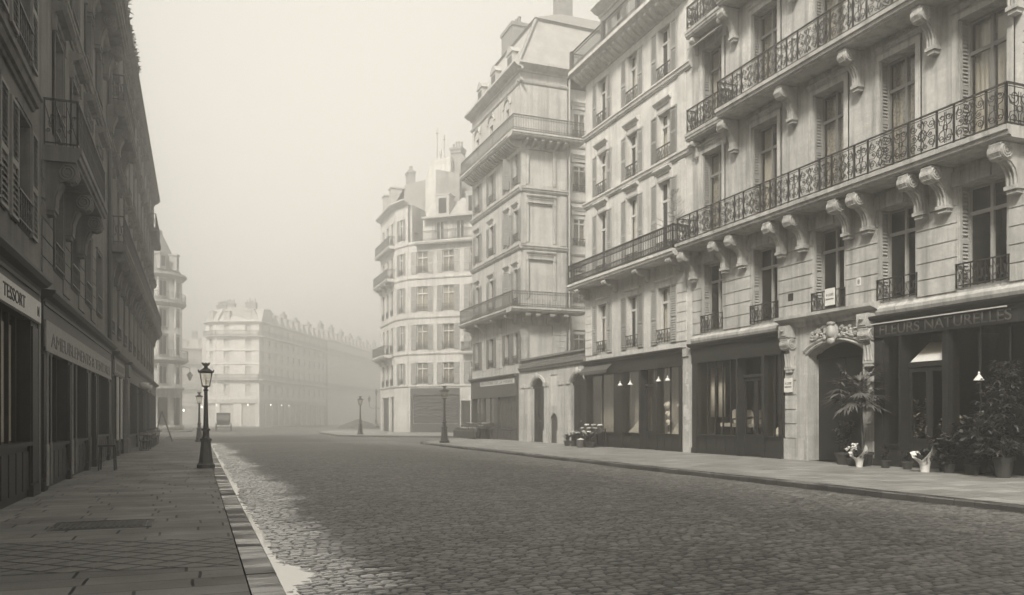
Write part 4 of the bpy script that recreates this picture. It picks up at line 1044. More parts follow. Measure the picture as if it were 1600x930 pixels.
far_block('faint grey house closing the street beside the rounded corner house', [(2.6, 203, 180, 14)], 17.6, ((-4, 206), [(2.5, 203.4), (-11, 203.4), (-11, 214), (2.5, 214)]), 'stone_grey', [(5.4, 7.4), (8.6, 10.6), (11.6, 13.4), (14.4, 16.2)])
# =================================================================== ground
def road_mat(name, near):
    m, nt, b, o = new_mat(name)
    p = pos(nt)
    if near:
        w = N(nt, 'ShaderNodeAttribute'); w.attribute_name = 'wet'; t = N(nt, 'ShaderNodeAttribute'); t.attribute_name = 'tone'
        wet, tone = w.outputs['Fac'], t.outputs['Fac']
        val = mul(nt, tone, ramp(nt, noise(nt, p, 14, 5, .7), .3, .7, .8, 1.2))
        val = mul(nt, val, ramp(nt, noise(nt, p, .5, 3), .3, .7, .85, 1.15))
        grey(nt, mul(nt, val, ramp(nt, wet, 0, 1, .15, .05)), b)
        nt.links.new(ramp(nt, wet, 0, 1, .5, .1), b.inputs['Roughness'])
        nt.links.new(ramp(nt, wet, 0, 1, .3, 1.0), b.inputs['Specular IOR Level'])
        nt.links.new(ramp(nt, wet, .15, .95, 0, 1), b.inputs['Coat Weight']); b.inputs['Coat Roughness'].default_value = .1; b.inputs['Coat IOR'].default_value = 2.8
        bp = N(nt, 'ShaderNodeBump'); bp.inputs['Distance'].default_value = .006
        nt.links.new(ramp(nt, wet, 0, 1, .6, .12), bp.inputs['Strength'])
        nt.links.new(noise(nt, p, 60, 4, .6), bp.inputs['Height']); nt.links.new(bp.outputs[0], b.inputs['Normal'])
    else:
        br = N(nt, 'ShaderNodeTexBrick'); nt.links.new(p, br.inputs[0])
        br.inputs['Color1'].default_value = (.8, .8, .8, 1); br.inputs['Color2'].default_value = (1.15, 1.15, 1.15, 1); br.inputs['Mortar'].default_value = (.45, .45, .45, 1)
        br.inputs['Scale'].default_value = 1; br.inputs['Mortar Size'].default_value = .012; br.inputs['Brick Width'].default_value = .21; br.inputs['Row Height'].default_value = .135
        val = mul(nt, br.outputs['Color'], ramp(nt, noise(nt, p, .35, 4), .3, .7, .8, 1.2))
        grey(nt, mul(nt, val, .125), b)
        b.inputs['Roughness'].default_value = .6; b.inputs['Specular IOR Level'].default_value = .15
        bp = N(nt, 'ShaderNodeBump'); bp.inputs['Strength'].default_value = .5; bp.inputs['Distance'].default_value = .015
        nt.links.new(noise(nt, p, 9, 5, .7), bp.inputs['Height']); nt.links.new(bp.outputs[0], b.inputs['Normal'])
    M[name] = m

def paving_mat(name, v, bw, rh, mortar, msize, dash=0):
    m, nt, b, o = new_mat(name); p = pos(nt)
    # wobble the joints a little
    nz = N(nt, 'ShaderNodeTexNoise'); nz.inputs['Scale'].default_value = 1.2; nt.links.new(p, nz.inputs['Vector'])
    sc = N(nt, 'ShaderNodeVectorMath', operation='SCALE'); nt.links.new(nz.outputs['Color'], sc.inputs[0]); sc.inputs['Scale'].default_value = .05
    ad = N(nt, 'ShaderNodeVectorMath', operation='ADD'); nt.links.new(p, ad.inputs[0]); nt.links.new(sc.outputs[0], ad.inputs[1])
    s0 = N(nt, 'ShaderNodeSeparateXYZ'); nt.links.new(ad.outputs[0], s0.inputs[0])
    fl = N(nt, 'ShaderNodeMath', operation='FLOOR'); nt.links.new(mul(nt, s0.outputs[1], 1 / rh), fl.inputs[0])
    wn = N(nt, 'ShaderNodeTexWhiteNoise'); wn.noise_dimensions = '1D'; nt.links.new(fl.outputs[0], wn.inputs['W'])
    c0 = N(nt, 'ShaderNodeCombineXYZ'); nt.links.new(mul(nt, s0.outputs[0], mul(nt, wn.outputs['Value'], 3 * bw), 'ADD'), c0.inputs[0]); nt.links.new(s0.outputs[1], c0.inputs[1]); ad = c0
    br = N(nt, 'ShaderNodeTexBrick'); nt.links.new(ad.outputs[0], br.inputs[0])
    br.inputs['Color1'].default_value = (.74, .74, .74, 1); br.inputs['Color2'].default_value = (1.14, 1.14, 1.14, 1); br.inputs['Mortar'].default_value = (mortar,) * 3 + (1,)
    br.inputs['Scale'].default_value = 1; br.inputs['Mortar Size'].default_value = msize; br.inputs['Brick Width'].default_value = bw; br.inputs['Row Height'].default_value = rh
    br.offset = 0; br.inputs['Bias'].default_value = -.2
    val = mul(nt, br.outputs['Color'], ramp(nt, noise(nt, p, .7, 4), .3, .7, .78, 1.15))
    val = mul(nt, val, ramp(nt, noise(nt, p, 30, 5, .7), .3, .7, .85, 1.12))
    spots = ramp(nt, noise(nt, p, 5.5, 2), .68, .74, 1, .6); val = mul(nt, val, spots)
    if dash:      # the cross joints are open and dark
        b2 = N(nt, 'ShaderNodeTexBrick'); nt.links.new(ad.outputs[0], b2.inputs[0]); b2.inputs['Color1'].default_value = b2.inputs['Color2'].default_value = (1, 1, 1, 1); b2.inputs['Mortar'].default_value = (.25, .25, .25, 1)
        b2.inputs['Scale'].default_value = 1; b2.inputs['Mortar Size'].default_value = .016; b2.inputs['Brick Width'].default_value = bw; b2.inputs['Row Height'].default_value = rh; b2.offset = 0; b2.inputs['Mortar Smooth'].default_value = .05
        sy = N(nt, 'ShaderNodeSeparateXYZ'); nt.links.new(ad.outputs[0], sy.inputs[0]); fr_ = N(nt, 'ShaderNodeMath', operation='FRACT'); nt.links.new(mul(nt, sy.outputs[1], 1 / rh), fr_.inputs[0])
        ins = mul(nt, ramp(nt, fr_.outputs[0], .08, .12, 0, 1), ramp(nt, fr_.outputs[0], .88, .92, 1, 0))
        mixv = N(nt, 'ShaderNodeMix'); mixv.data_type = 'FLOAT'; nt.links.new(ins, mixv.inputs[0]); mixv.inputs[2].default_value = 1; nt.links.new(b2.outputs['Color'], mixv.inputs[3])
        val = mul(nt, val, mixv.outputs[0])
    grey(nt, mul(nt, val, v), b)
    nt.links.new(ramp(nt, noise(nt, p, .8, 3), .35, .65, .45, .75), b.inputs['Roughness']); b.inputs['Specular IOR Level'].default_value = .2
    bp = N(nt, 'ShaderNodeBump'); bp.inputs['Strength'].default_value = .5; bp.inputs['Distance'].default_value = .01
    h = mul(nt, br.outputs['Fac'], -1.0); h2 = mul(nt, h, mul(nt, noise(nt, p, 25, 4), .5), 'ADD')
    nt.links.new(h2, bp.inputs['Height']); nt.links.new(bp.outputs[0], b.inputs['Normal'])
    M[name] = m

def lozenge_mat(name, v):
    m, nt, b, o = new_mat(name); p = pos(nt)
    nz = N(nt, 'ShaderNodeTexNoise'); nz.inputs['Scale'].default_value = 2.5; nt.links.new(p, nz.inputs['Vector'])
    sc = N(nt, 'ShaderNodeVectorMath', operation='SCALE'); nt.links.new(nz.outputs['Color'], sc.inputs[0]); sc.inputs['Scale'].default_value = .06
    ad = N(nt, 'ShaderNodeVectorMath', operation='ADD'); nt.links.new(p, ad.inputs[0]); nt.links.new(sc.outputs[0], ad.inputs[1])
    s = N(nt, 'ShaderNodeSeparateXYZ'); nt.links.new(ad.outputs[0], s.inputs[0])
    ds = []
    for sg in (1, -1):
        u = mul(nt, mul(nt, s.outputs[0], 2.2), mul(nt, s.outputs[1], 2.6 * sg), 'ADD')
        f = N(nt, 'ShaderNodeMath', operation='FRACT'); nt.links.new(u, f.inputs[0])
        ds.append(mul(nt, mul(nt, f.outputs[0], .5, 'SUBTRACT'), 0, 'ADD'))
    ab = [N(nt, 'ShaderNodeMath', operation='ABSOLUTE') for _ in ds]
    for d, a in zip(ds, ab): nt.links.new(d, a.inputs[0])
    mx = mul(nt, ab[0].outputs[0], ab[1].outputs[0], 'MAXIMUM')
    joint = ramp(nt, mx, .44, .475, 1, .3)
    val = mul(nt, joint, ramp(nt, noise(nt, p, 3, 5), .3, .7, .75, 1.2)); grey(nt, mul(nt, val, v), b)
    b.inputs['Roughness'].default_value = .6; b.inputs['Specular IOR Level'].default_value = .2
    bp = N(nt, 'ShaderNodeBump'); bp.inputs['Strength'].default_value = .9; bp.inputs['Distance'].default_value = .03
    nt.links.new(ramp(nt, mx, .38, .49, 1, 0), bp.inputs['Height']); nt.links.new(bp.outputs[0], b.inputs['Normal'])
    M[name] = m

road_mat('setts near', True); road_mat('setts far', False)
paving_mat('left paving', .185, .95, .38, .38, .011, 1); paving_mat('right paving', .27, .8, .5, .35, .014); paving_mat('kerb granite', .085, 40, 1.05, .35, .012)
lozenge_mat('lozenge paving', .15)
nt = M['kerb granite'].node_tree; b = [n for n in nt.nodes if n.type == 'BSDF_PRINCIPLED'][0]
wv = ramp(nt, noise(nt, pos(nt, .6, 2.4, 1), 1.0, 3), .42, .6, 0, .9); nt.links.new(wv, b.inputs['Coat Weight']); b.inputs['Coat Roughness'].default_value = .12; b.inputs['Coat IOR'].default_value = 2.0     # wet patches on the granite
m, nt, b, o = new_mat('water'); b.inputs['Base Color'].default_value = (.8, .79, .76, 1); b.inputs['Metallic'].default_value = .65; b.inputs['Roughness'].default_value = .03; b.inputs['IOR'].default_value = 1.6; b.inputs['Specular IOR Level'].default_value = .7
bp = N(nt, 'ShaderNodeBump'); bp.inputs['Strength'].default_value = .06; bp.inputs['Distance'].default_value = .01; nt.links.new(noise(nt, pos(nt), 3, 2), bp.inputs['Height']); nt.links.new(bp.outputs[0], b.inputs['Normal']); M['water'] = m

mb = MB(); mb.box(-58, 118, -34, 288, -.6, -.16); structure('ground', mb.mesh('ground', 'setts far'))

KL, KR = .70, 12.7
def hsh(a, b, k): 
    v = np.sin(a * 127.1 + b * 311.7 + k * 74.7) * 43758.5453; return v - np.floor(v)
def vnoise(x, y, k):
    xi, yi = np.floor(x), np.floor(y); fx, fy = x - xi, y - yi; fx = fx*fx*(3-2*fx); fy = fy*fy*(3-2*fy)
    return (hsh(xi, yi, k)*(1-fx) + hsh(xi+1, yi, k)*fx)*(1-fy) + (hsh(xi, yi+1, k)*(1-fx) + hsh(xi+1, yi+1, k)*fx)*fy
def build_setts():
    ylist = [4.0]
    while ylist[-1] < 57: ylist.append(ylist[-1] + max(.0165, .0012 * ylist[-1]))
    Yv = np.array(ylist); Xv = np.concatenate([np.arange(KL, 5.0, .022), np.arange(5.0, KR + .03, .03)]); Xv[-1] = KR
    X, Y = np.meshgrid(Xv, Yv); nx, ny = len(Xv), len(Yv)
    wob = .05 * (vnoise(X * .7, Y * .7, 1) - .5) + .02 * (vnoise(X * 3, Y * 3, 2) - .5)
    Yw = Y + wob + .05 * np.sin(X * .5) - .06 * np.clip(2.4 - X, 0, 2)         # courses bend and fall towards the gutter
    rh, bw = .09, .15
    r = np.floor(Yw / rh); fy = Yw / rh - r
    xs = X / bw + hsh(r, r * 0, 3) + .25 * (vnoise(X * 2, r * 3.3, 4) - .5); c = np.floor(xs); fx = xs - c
    ex = np.minimum(fx, 1 - fx) * bw; ey = np.minimum(fy, 1 - fy) * rh
    jw = .009 + .010 * hsh(c, r, 8)
    e = np.minimum(ex, ey); prof = np.clip(e / (jw + .009), 0, 1); prof = prof * prof * (3 - 2 * prof)
    h1 = hsh(c, r, 5)
    top = .010 * (h1 - .5) + (fx - .5) * .012 * (hsh(c, r, 6) - .5) + (fy - .5) * .010 * (hsh(c, r, 7) - .5) + .004 * (vnoise(X * 22, Y * 22, 9) - .5)
    crown = .075 * (1 - ((X - (KL + KR) / 2) / ((KR - KL) / 2)) ** 2)
    und = .022 * (vnoise(X * .55, Y * .4, 11) - .5) + .012 * (vnoise(X * 1.6, Y * 1.3, 12) - .5)
    dip = -.04 * np.exp(-((X - .78) / .30) ** 2 - ((Y - 8.5) / .5) ** 2) - (.014 + .022 * vnoise(X * 0, Y * .45, 31)) * np.exp(-((X - .70) / .15) ** 2)
    Z = -.132 + crown + und + dip + prof * .017 + top
    Z = np.where(Y > 50, Z + (Y - 50) / 7 * (-.15 - Z), Z)
    # wet: a band along the left gutter with ragged, course-following edges, a thin one on the right
    edge = .42 + .45 * (vnoise(X * 0 + 3, Yw * .35, 21)) + .55 * (hsh(r, r*0, 22) - .35) * vnoise(X * 0, r * .12, 24) + .4 * (vnoise(X * .9, Y * 1.4, 23) - .5)
    edge = edge + .3 * np.clip((Y - 12) / 14, 0, 1)
    edge = edge * np.clip(1.2 - np.abs(Y - 12) * .012, .75, 1.3)
    wet = np.clip((KL + edge - X) / .5 + .5, 0, 1) * (.75 + .25 * vnoise(X * 2.2, Y * 2.6, 25))
    wet = wet * (.15 + .85 * prof) * np.clip(.58 + .45 * np.clip((Y - 13) / 8, 0, 1) + .75 * hsh(c, r, 33) + 1.2 * np.clip((KL + .45 - X) / .4, 0, 1), 0, 1)
    wet = np.maximum(wet, np.clip((X - (KR - .3)) / .2, 0, 1) * .6 * vnoise(X, Y * .4, 28))
    Z = Z - .004 * np.clip(wet, 0, 1) * prof
    tone = (.58 + .84 * hsh(c, r, 10)) * (.12 + .88 * prof)
    me = bpy.data.meshes.new('road'); n = nx * ny
    me.vertices.add(n); me.vertices.foreach_set('co', np.stack([X, Y, Z], -1).astype(np.float32).ravel())
    idx = np.arange(n).reshape(ny, nx); q = np.stack([idx[:-1, :-1], idx[:-1, 1:], idx[1:, 1:], idx[1:, :-1]], -1).reshape(-1, 4)
    me.loops.add(q.size); me.loops.foreach_set('vertex_index', q.ravel().astype(np.int32))
    me.polygons.add(len(q)); me.polygons.foreach_set('loop_start', (np.arange(len(q)) * 4).astype(np.int32))
    me.polygons.foreach_set('use_smooth', np.ones(len(q), dtype=bool))
    for nm, arr in (('wet', wet), ('tone', tone)):
        at = me.attributes.new(nm, 'FLOAT', 'POINT'); at.data.foreach_set('value', arr.astype(np.float32).ravel())
    me.materials.append(M['setts near']); me.update(calc_edges=True); return me
structure('road', build_setts())
# standing water against the left kerb; its outline is where the setts rise out of it
mb = MB(); mb.quad((KL, 4.0, -.1285), (1.9, 4.0, -.1285), (1.9, 54, -.1285), (KL, 54, -.1285)); structure('gutter_water', mb.mesh('gutter_water', 'water'))

def slab(name, pts, mat, z0=-.3, z1=0.0):
    mb = MB(); mb.prof_z(pts, z0, z1); return structure(name, mb.mesh(name, mat))
slab('pavement', [(-60 + 0, -30), (.41, -30), (.41, 56.5), (.2, 58.5), (-.6, 60.5), (-2.2, 62), (-2.2, 76), (-60, 76)], 'left paving')
slab('pavement', [(12.99, -30), (100, -30), (100, 30), (40, 30), (22, 60.5), (19.6, 59.6), (15.4, 53.4), (14.1, 51.6), (13.35, 50.1), (12.99, 47.6)], 'right paving')
slab('pavement', [(11.9, 74), (12.0, 72.8), (12.8, 71.5), (16.6, 67.9), (22.5, 63.2), (30, 70.5), (45, 95), (45, 105), (14, 100), (12.2, 88)], 'right paving')
slab('pavement', [(-60, 103), (-2.0, 103), (-.9, 104), (-.6, 106), (-.6, 150), (-60, 150)], 'left paving')
slab('pavement', [(-2, 158), (5, 151.5), (13, 152), (34, 193), (64, 253), (64, 285), (-20, 285)], 'right paving')
def kerb(path, wdt=.275, mat='kerb granite', L=1.05, hgt=.16, top=.004):
    """granite blocks to the left of a path, road on its right-hand side"""
    mb = MB(); random.seed(11)
    for p, q in zip(path[:-1], path[1:]):
        d = math.hypot(q[0]-p[0], q[1]-p[1]); ang = math.atan2(q[1]-p[1], q[0]-p[0]); n = max(1, round(d / L)); s = d / n
        for i in range(n):
            mb.M = T(p[0], p[1], 0) @ Matrix.Rotation(ang, 4, 'Z'); t = top + random.uniform(-.006, .004)
            mb.prof_x([(wdt, -.3), (0, -.3), (0, t - .022), (.022, t), (wdt, t)], i*s + .006, (i+1)*s - .006)
    mb.M = None; structure('kerb', mb.mesh('kerb', mat))
kerb([(KL - .004, -30), (KL, 56.5), (.5, 58.8), (-.4, 61), (-2.2, 62.4)])
kerb([(15.3, 53.6), (13.85, 51.7), (13.1, 50.2), (12.7, 47.6), (12.7, -30)])
kerb([(12.0, 88), (11.7, 74), (11.8, 72.6), (12.6, 71.3), (16.5, 67.7), (22.5, 63.0)])
mb = MB(); mb.quad((-2.95, 8.9, .004), (.40, 8.5, .004), (.40, 10.5, .004), (-2.95, 11.1, .004)); structure('driveway_band', mb.mesh('driveway_band', 'lozenge paving'))
gt = MB(); gt.box(-1.72, -.66, 12.05, 12.8, -.02, .006)
for k in range(14): gt.box(-1.68 + k * .073, -1.64 + k * .073, 12.1, 12.75, .006, .014)
gr_ = gt.mesh('cellar_grate', 'grate_iron')
for v in gr_.vertices: v.co -= Vector((-1.19, 12.42, 0))
o = link('cellar_grate', gr_, None, T(-1.19, 12.42, 0)); tag(o, 'dark rectangular iron cellar grate set in the left pavement', 'grate')
mb = MB(); mb.box(-.62, .62, -.46, -.40, 0, .009); mb.box(-.62, .62, .40, .46, 0, .009); mb.box(-.62, -.55, -.399, .399, 0, .009); mb.box(.55, .62, -.399, .399, 0, .009); link('frame', mb.mesh('frame', 'kerb granite'), o)

# =================================================================== street lamps
def lamp(label, x, y, k=1.0):
    t = thing('street_lamp', label, 'street lamp', (x, y, 0), 'cast iron gas lamps along the kerbs')
    s = k
    mb = MB(); mb.lathe([(r * s, z * s) for r, z in [(.27, 0), (.27, .10), (.235, .13), (.215, .17), (.175, .45), (.15, .72), (.145, .78), (.175, .80), (.175, .85), (.125, .88), (.105, .92), (.10, 1.08), (.13, 1.10), (.13, 1.14), (.085, 1.17), (.075, 1.3), (.055, 2.1), (.052, 2.24), (.075, 2.26), (.075, 2.29), (.045, 2.32), (.06, 2.37), (.035, 2.40)]], 8, (0, 0, 0), R(22.5))
    link('post', mb.mesh('post', 'cast'), t)
    zb, zt, rb, rt, ap = 2.40 * s, 2.80 * s, .115 * s, .19 * s, math.pi / 4
    mb = MB()
    for i in range(4):
        a = ap + i * math.pi / 2; b_ = ap + (i + 1) * math.pi / 2
        P = lambda r, t_, z: (r * math.cos(t_), r * math.sin(t_), z)
        mb.tube([P(rb * 1.25, a, zb), P(rt * 1.25, a, zt)], .014 * s, 5)
        mb.tube([P(rb * 1.25, a, zb), P(rb * 1.25, b_, zb)], .017 * s, 5); mb.tube([P(rt * 1.25, a, zt), P(rt * 1.25, b_, zt)], .02 * s, 5)
        mb.tube([P(.03 * s, a, 2.36 * s), P(rb * 1.25, a, zb)], .012 * s, 4)
    mb.tube([(0, 0, 2.36 * s), (0, 0, 2.52 * s)], .012 * s, 5)
    link('lantern_frame', mb.mesh('lantern_frame', 'cast'), t)
    mb = MB()
    for i in range(4):
        a = ap + i * math.pi / 2; b_ = ap + (i + 1) * math.pi / 2
        mb.quad(P(rb * 1.23, a, zb), P(rb * 1.23, b_, zb), P(rt * 1.23, b_, zt), P(rt * 1.23, a, zt))
    link('pane', mb.mesh('pane', 'glass_lamp'), t)
    mb = MB(); mb.lathe([(.27 * s, 2.80 * s), (.28 * s, 2.825 * s), (.20 * s, 2.87 * s), (.10 * s, 2.93 * s), (.075 * s, 2.95 * s), (.075 * s, 3.0 * s), (.12 * s, 3.06 * s), (.11 * s, 3.07 * s), (.05 * s, 3.03 * s)], 4, (0, 0, 0), ap)
    for i in range(4):
        a = ap + i * math.pi / 2; mb.tube([P(.27 * s, a, 2.80 * s), P(.30 * s, a, 2.87 * s)], .02 * s, 5)
    for i in range(8):
        a = ap + i * math.pi / 4; mb.tube([P(.07 * s, a, 3.0 * s), P(.115 * s, a, 3.09 * s)], .018 * s, 4)
    link('lantern_roof', mb.mesh('lantern_roof', 'cast'), t)
    mb = MB(); mb.lathe([(.01, 2.50 * s), (.02, 2.53 * s), (.012, 2.6 * s), (.003, 2.64 * s)], 6); link('burner', mb.mesh('burner', 'offwhite'), t)
    return t
lamp('tall gas lamp standing large at the kerb of the near shaded pavement', .24, 25.7)
lamp('far gas lamp half hidden behind the large lamp on the shaded pavement', .12, 54.5, 1.0)
lamp('gas lamp on the right-hand kerb nose in front of the grey corner house fruit shop', 13.75, 47.0, 1.1)
lamp('small misty gas lamp alone on the refuge beside the rubble heap', 13.8, 74.2, 1.12)
t = thing('candelabra_lamp', 'triple-armed candelabra lamp in the mist beside the cut-corner house', 'street lamp', (26.5, 129, 0))
mb = MB(); mb.lathe([(.4, 0), (.4, .3), (.22, .5), (.18, 1.2), (.1, 1.4), (.07, 4.2), (.05, 5.2)], 10); link('post', mb.mesh('post', 'cast'), t)
for (dx_, z) in ((-1.1, 4.0), (1.1, 4.0), (0, 5.1)):
    if dx_:
        mb = MB(); mb.tube([(0, 0, 3.2), (dx_ * .5, 0, 3.0), (dx_ * .95, 0, 3.3), (dx_, 0, z)], .04, 6); link('arm', mb.mesh('arm', 'cast'), t)
    mb = MB(); mb.lathe([(.1, z), (.22, z + .6), (.28, z + .62), (.08, z + .85), (.1, z + 1.0), (.02, z + 1.05)], 6, (dx_, 0, 0)); link('lantern', mb.mesh('lantern', 'cast'), t)
t = thing('wall_lantern', 'bracket lantern hanging out from the rounded corner house', 'lantern', (-1.75, 110.0, 7.2))
mb = MB(); mb.tube([(-.4, 0, .6), (.3, 0, .7), (.9, 0, .5), (.9, 0, .1)], .05, 6); link('arm', mb.mesh('arm', 'cast'), t)
mb = MB(); mb.lathe([(.12, -1.0), (.35, -.35), (.4, -.3), (.12, 0), (.05, .12)], 8, (.9, 0, 0)); link('lantern', mb.mesh('lantern', 'cast'), t)

# lit globes of the shops across the square
m, nt, b, o = new_mat('lit globe'); nt.nodes.remove(b); em = N(nt, 'ShaderNodeEmission'); em.inputs[0].default_value = (1, .94, .8, 1); em.inputs[1].default_value = 1.6; nt.links.new(em.outputs[0], o.inputs[0]); M['lit'] = m
for x, y, z in [(3.3, 157.9, 3.9), (8.6, 155.8, 3.9), (12.8, 158.6, 3.95), (15.2, 163.4, 3.95), (16.9, 166.8, 3.95), (-1.5, 105.6, 2.4), (.6, 120, 3.0)]:
    mb = MB(); mb.lathe([(.02, -.1), (.07, -.06), (.09, 0), (.07, .07), (.02, .19)], 10); o = link('globe_lamp', mb.mesh('globe_lamp', 'lit', True), None, T(x, y, z))
    tag(o, 'tiny lit shop globe glimmering through the fog' + (' by the rounded corner house' if y < 130 else ' along the far shopfronts'), 'lamp', 'lit globes in the fog')
    mb = MB(); mb.tube([(0, 0, .18), (0, 0, .4), (0, .35 if y > 130 else 0, .75), (0, .8 if y > 130 else 0, .8)] if y > 130 else [(0, 0, .18), (0, 0, .5), (-1.2, 0, .6)], .025, 5); link('bracket', mb.mesh('bracket', 'cast'), o)

# =================================================================== carriage seen from behind
t = thing('carriage', 'dark closed horse carriage seen from behind, standing in the hazy square', 'carriage', (3.1, 109, -.15), None, -3)
mb = MB(); mb.prof_y([(-.72, .75), (.72, .75), (.8, 1.35), (-.8, 1.35)], -1.1, 1.2); link('body', mb.mesh('body', 'lacquer'), t)
mb = MB(); mb.box(-.8, .8, -1.1, 1.0, 2.22, 2.3); mb.box(-.8, -.74, -1.1, 1.0, 1.35, 2.22); mb.box(.74, .8, -1.1, 1.0, 1.35, 2.22); mb.box(-.74, .74, .95, 1.0, 1.35, 2.22); mb.box(-.74, .74, -1.1, -1.05, 2.05, 2.22); mb.box(-.74, .74, -1.1, -1.05, 1.35, 1.45); link('hood', mb.mesh('hood', 'lacquer'), t)
mb = MB(); mb.box(-.73, .73, -1.08, -1.06, 1.45, 2.05); link('rear_window', mb.mesh('rear_window', 'paint_dull'), t)
mb = MB(); mb.box(-.7, .7, 1.25, 1.9, .9, 1.3); mb.box(-.7, .7, 1.25, 1.32, 1.3, 1.7); link('driver_seat', mb.mesh('driver_seat', 'lacquer'), t)
for sx in (-1, 1):
    for (yw, r) in ((-.8, .55), (1.5, .45)):
        mb = MB(); mb.tube([(0, r * math.cos(2*math.pi*k/24), r * math.sin(2*math.pi*k/24)) for k in range(25)], .04, 5)
        w_ = link('wheel', mb.mesh('wheel', 'lacquer'), t, T(sx * .88, yw, r + .02))
        mb = MB(); 
        for k in range(12): mb.tube([(0, 0, 0), (0, r * math.cos(math.pi*k/6), r * math.sin(math.pi*k/6))], .016, 4)
        mb.cyl_x(-.08, .08, 0, 0, .08, 10); link('spokes', mb.mesh('spokes', 'lacquer'), w_)
mb = MB(); mb.tube([(-.88, -.8, .57), (.88, -.8, .57)], .035, 6); mb.tube([(-.88, 1.5, .47), (.88, 1.5, .47)], .035, 6); mb.tube([(0, -.8, .57), (0, 1.5, .6)], .04, 6); link('axle', mb.mesh('axle', 'lacquer'), t)
for sx in (-1, 1):
    mb = MB(); mb.tube([(sx * .45, 1.6, .55), (sx * .4, 3.0, .95), (sx * .35, 3.8, 1.0)], .03, 5); link('shaft', mb.mesh('shaft', 'lacquer'), t)

# rubble heap
random.seed(2); mb = MB(); n, rr = 36, 8
vs = []; fs_ = []
for i in range(rr + 1):
    for k in range(n):
        a = 2 * math.pi * k / n; f = i / rr; r = 3.6 * f * (1 + .12 * math.sin(3 * a + 1) + random.uniform(-.05, .05)); z = 1.5 * max(0, (1 - f) ** .8 + (0 if f in (0, 1) else random.uniform(-.06, .06))) * (1 if i < rr else 0)
        vs.append((r * math.cos(a), r * .7 * math.sin(a), z - (.1 if i == rr else 0)))
for i in range(rr):
    for k in range(n): fs_.append((i*n+k, i*n+(k+1) % n, (i+1)*n+(k+1) % n, (i+1)*n+k))
mb.add(vs, fs_); o = link('rubble_heap', mb.mesh('rubble_heap', 'earth'), None, T(24.0, 131, -.16)); tag(o, 'low dark heap of rubble or sand piled in the misty square', 'heap')
# =================================================================== plants
def leaf(mb, p, d, L, w, droop=.25, n=3):
    """a pointed leaf starting at p along d"""
    d = Vector(d).normalized(); side = d.cross(Vector((0, 0, 1)))
    if side.length < .05: side = Vector((1, 0, 0))
    side.normalize(); up = side.cross(d); p = Vector(p); vs = []; 
    for i in range(n + 1):
        t = i / n; c = p + d * L * t - Vector((0, 0, droop * L * t * t)); ww = w * math.sin(math.pi * (.12 + .88 * t)) if i < n else 0
        vs += [tuple(c - side * ww + up * ww * .25), tuple(c), tuple(c + side * ww + up * ww * .25)]
    fs = []
    for i in range(n):
        a = i * 3; fs += [(a, a+1, a+4, a+3), (a+1, a+2, a+5, a+4)]
    mb.add(vs, fs)
def rdir(up=.3):
    a = random.uniform(0, 2 * math.pi); z = random.uniform(-.3, 1) + up; v = Vector((math.cos(a), math.sin(a), z)); return v.normalized()
def pot(t, r=.17, h=.26, mat='clay'):
    mb = MB(); mb.lathe([(r * .68, 0), (r * .92, h * .78), (r * 1.05, h * .79), (r * 1.05, h), (r * .9, h), (r * .85, h * .9), (.02, h * .88)], 14); link('pot', mb.mesh('pot', mat), t)
def bush(label, x, y, r, h, z0=.25, nleaf=260, L=.16, w=.035, mat='leaf', potr=.17, group=None, flowers=0, stems=9, name='potted_plant', base=0, pmat='clay'):
    t = thing(name, label, 'plant', (x, y, base), group); pot(t, potr, potr * 1.5, pmat)
    sm = MB(); lf = MB(); fl = MB()
    for s in range(stems):
        a = random.uniform(0, 2 * math.pi); rr = r * math.sqrt(random.random()) * .85; zt = z0 + h * random.uniform(.6, 1.0)
        p0 = Vector((random.uniform(-.4, .4) * potr, random.uniform(-.4, .4) * potr, z0 - .05)); p1 = Vector((rr * math.cos(a) * .55, rr * math.sin(a) * .55, (z0 + zt) * .55)); p2 = Vector((rr * math.cos(a), rr * math.sin(a), zt))
        sm.tube([p0, p1, p2], .009, 4, .004)
        for k in range(nleaf // stems):
            u = random.uniform(.2, 1.0); p = p0.lerp(p1, u * 2) if u < .5 else p1.lerp(p2, u * 2 - 1)
            leaf(lf, p, rdir(.25), L * random.uniform(.6, 1.2), w * random.uniform(.7, 1.2))
        for k in range(flowers // stems + (1 if flowers else 0)):
            q = p2 + Vector((random.uniform(-.07, .07), random.uniform(-.07, .07), random.uniform(-.04, .08))); fl.lathe([(.005, -.02), (.03, -.005), (.032, .01), (.01, .025)], 6, tuple(q))
    link('stem', sm.mesh('stem', 'stem'), t); link('foliage', lf.mesh('foliage', mat, recalc=False), t)
    if flowers: link('blossom', fl.mesh('blossom', 'flower'), t)
    return t
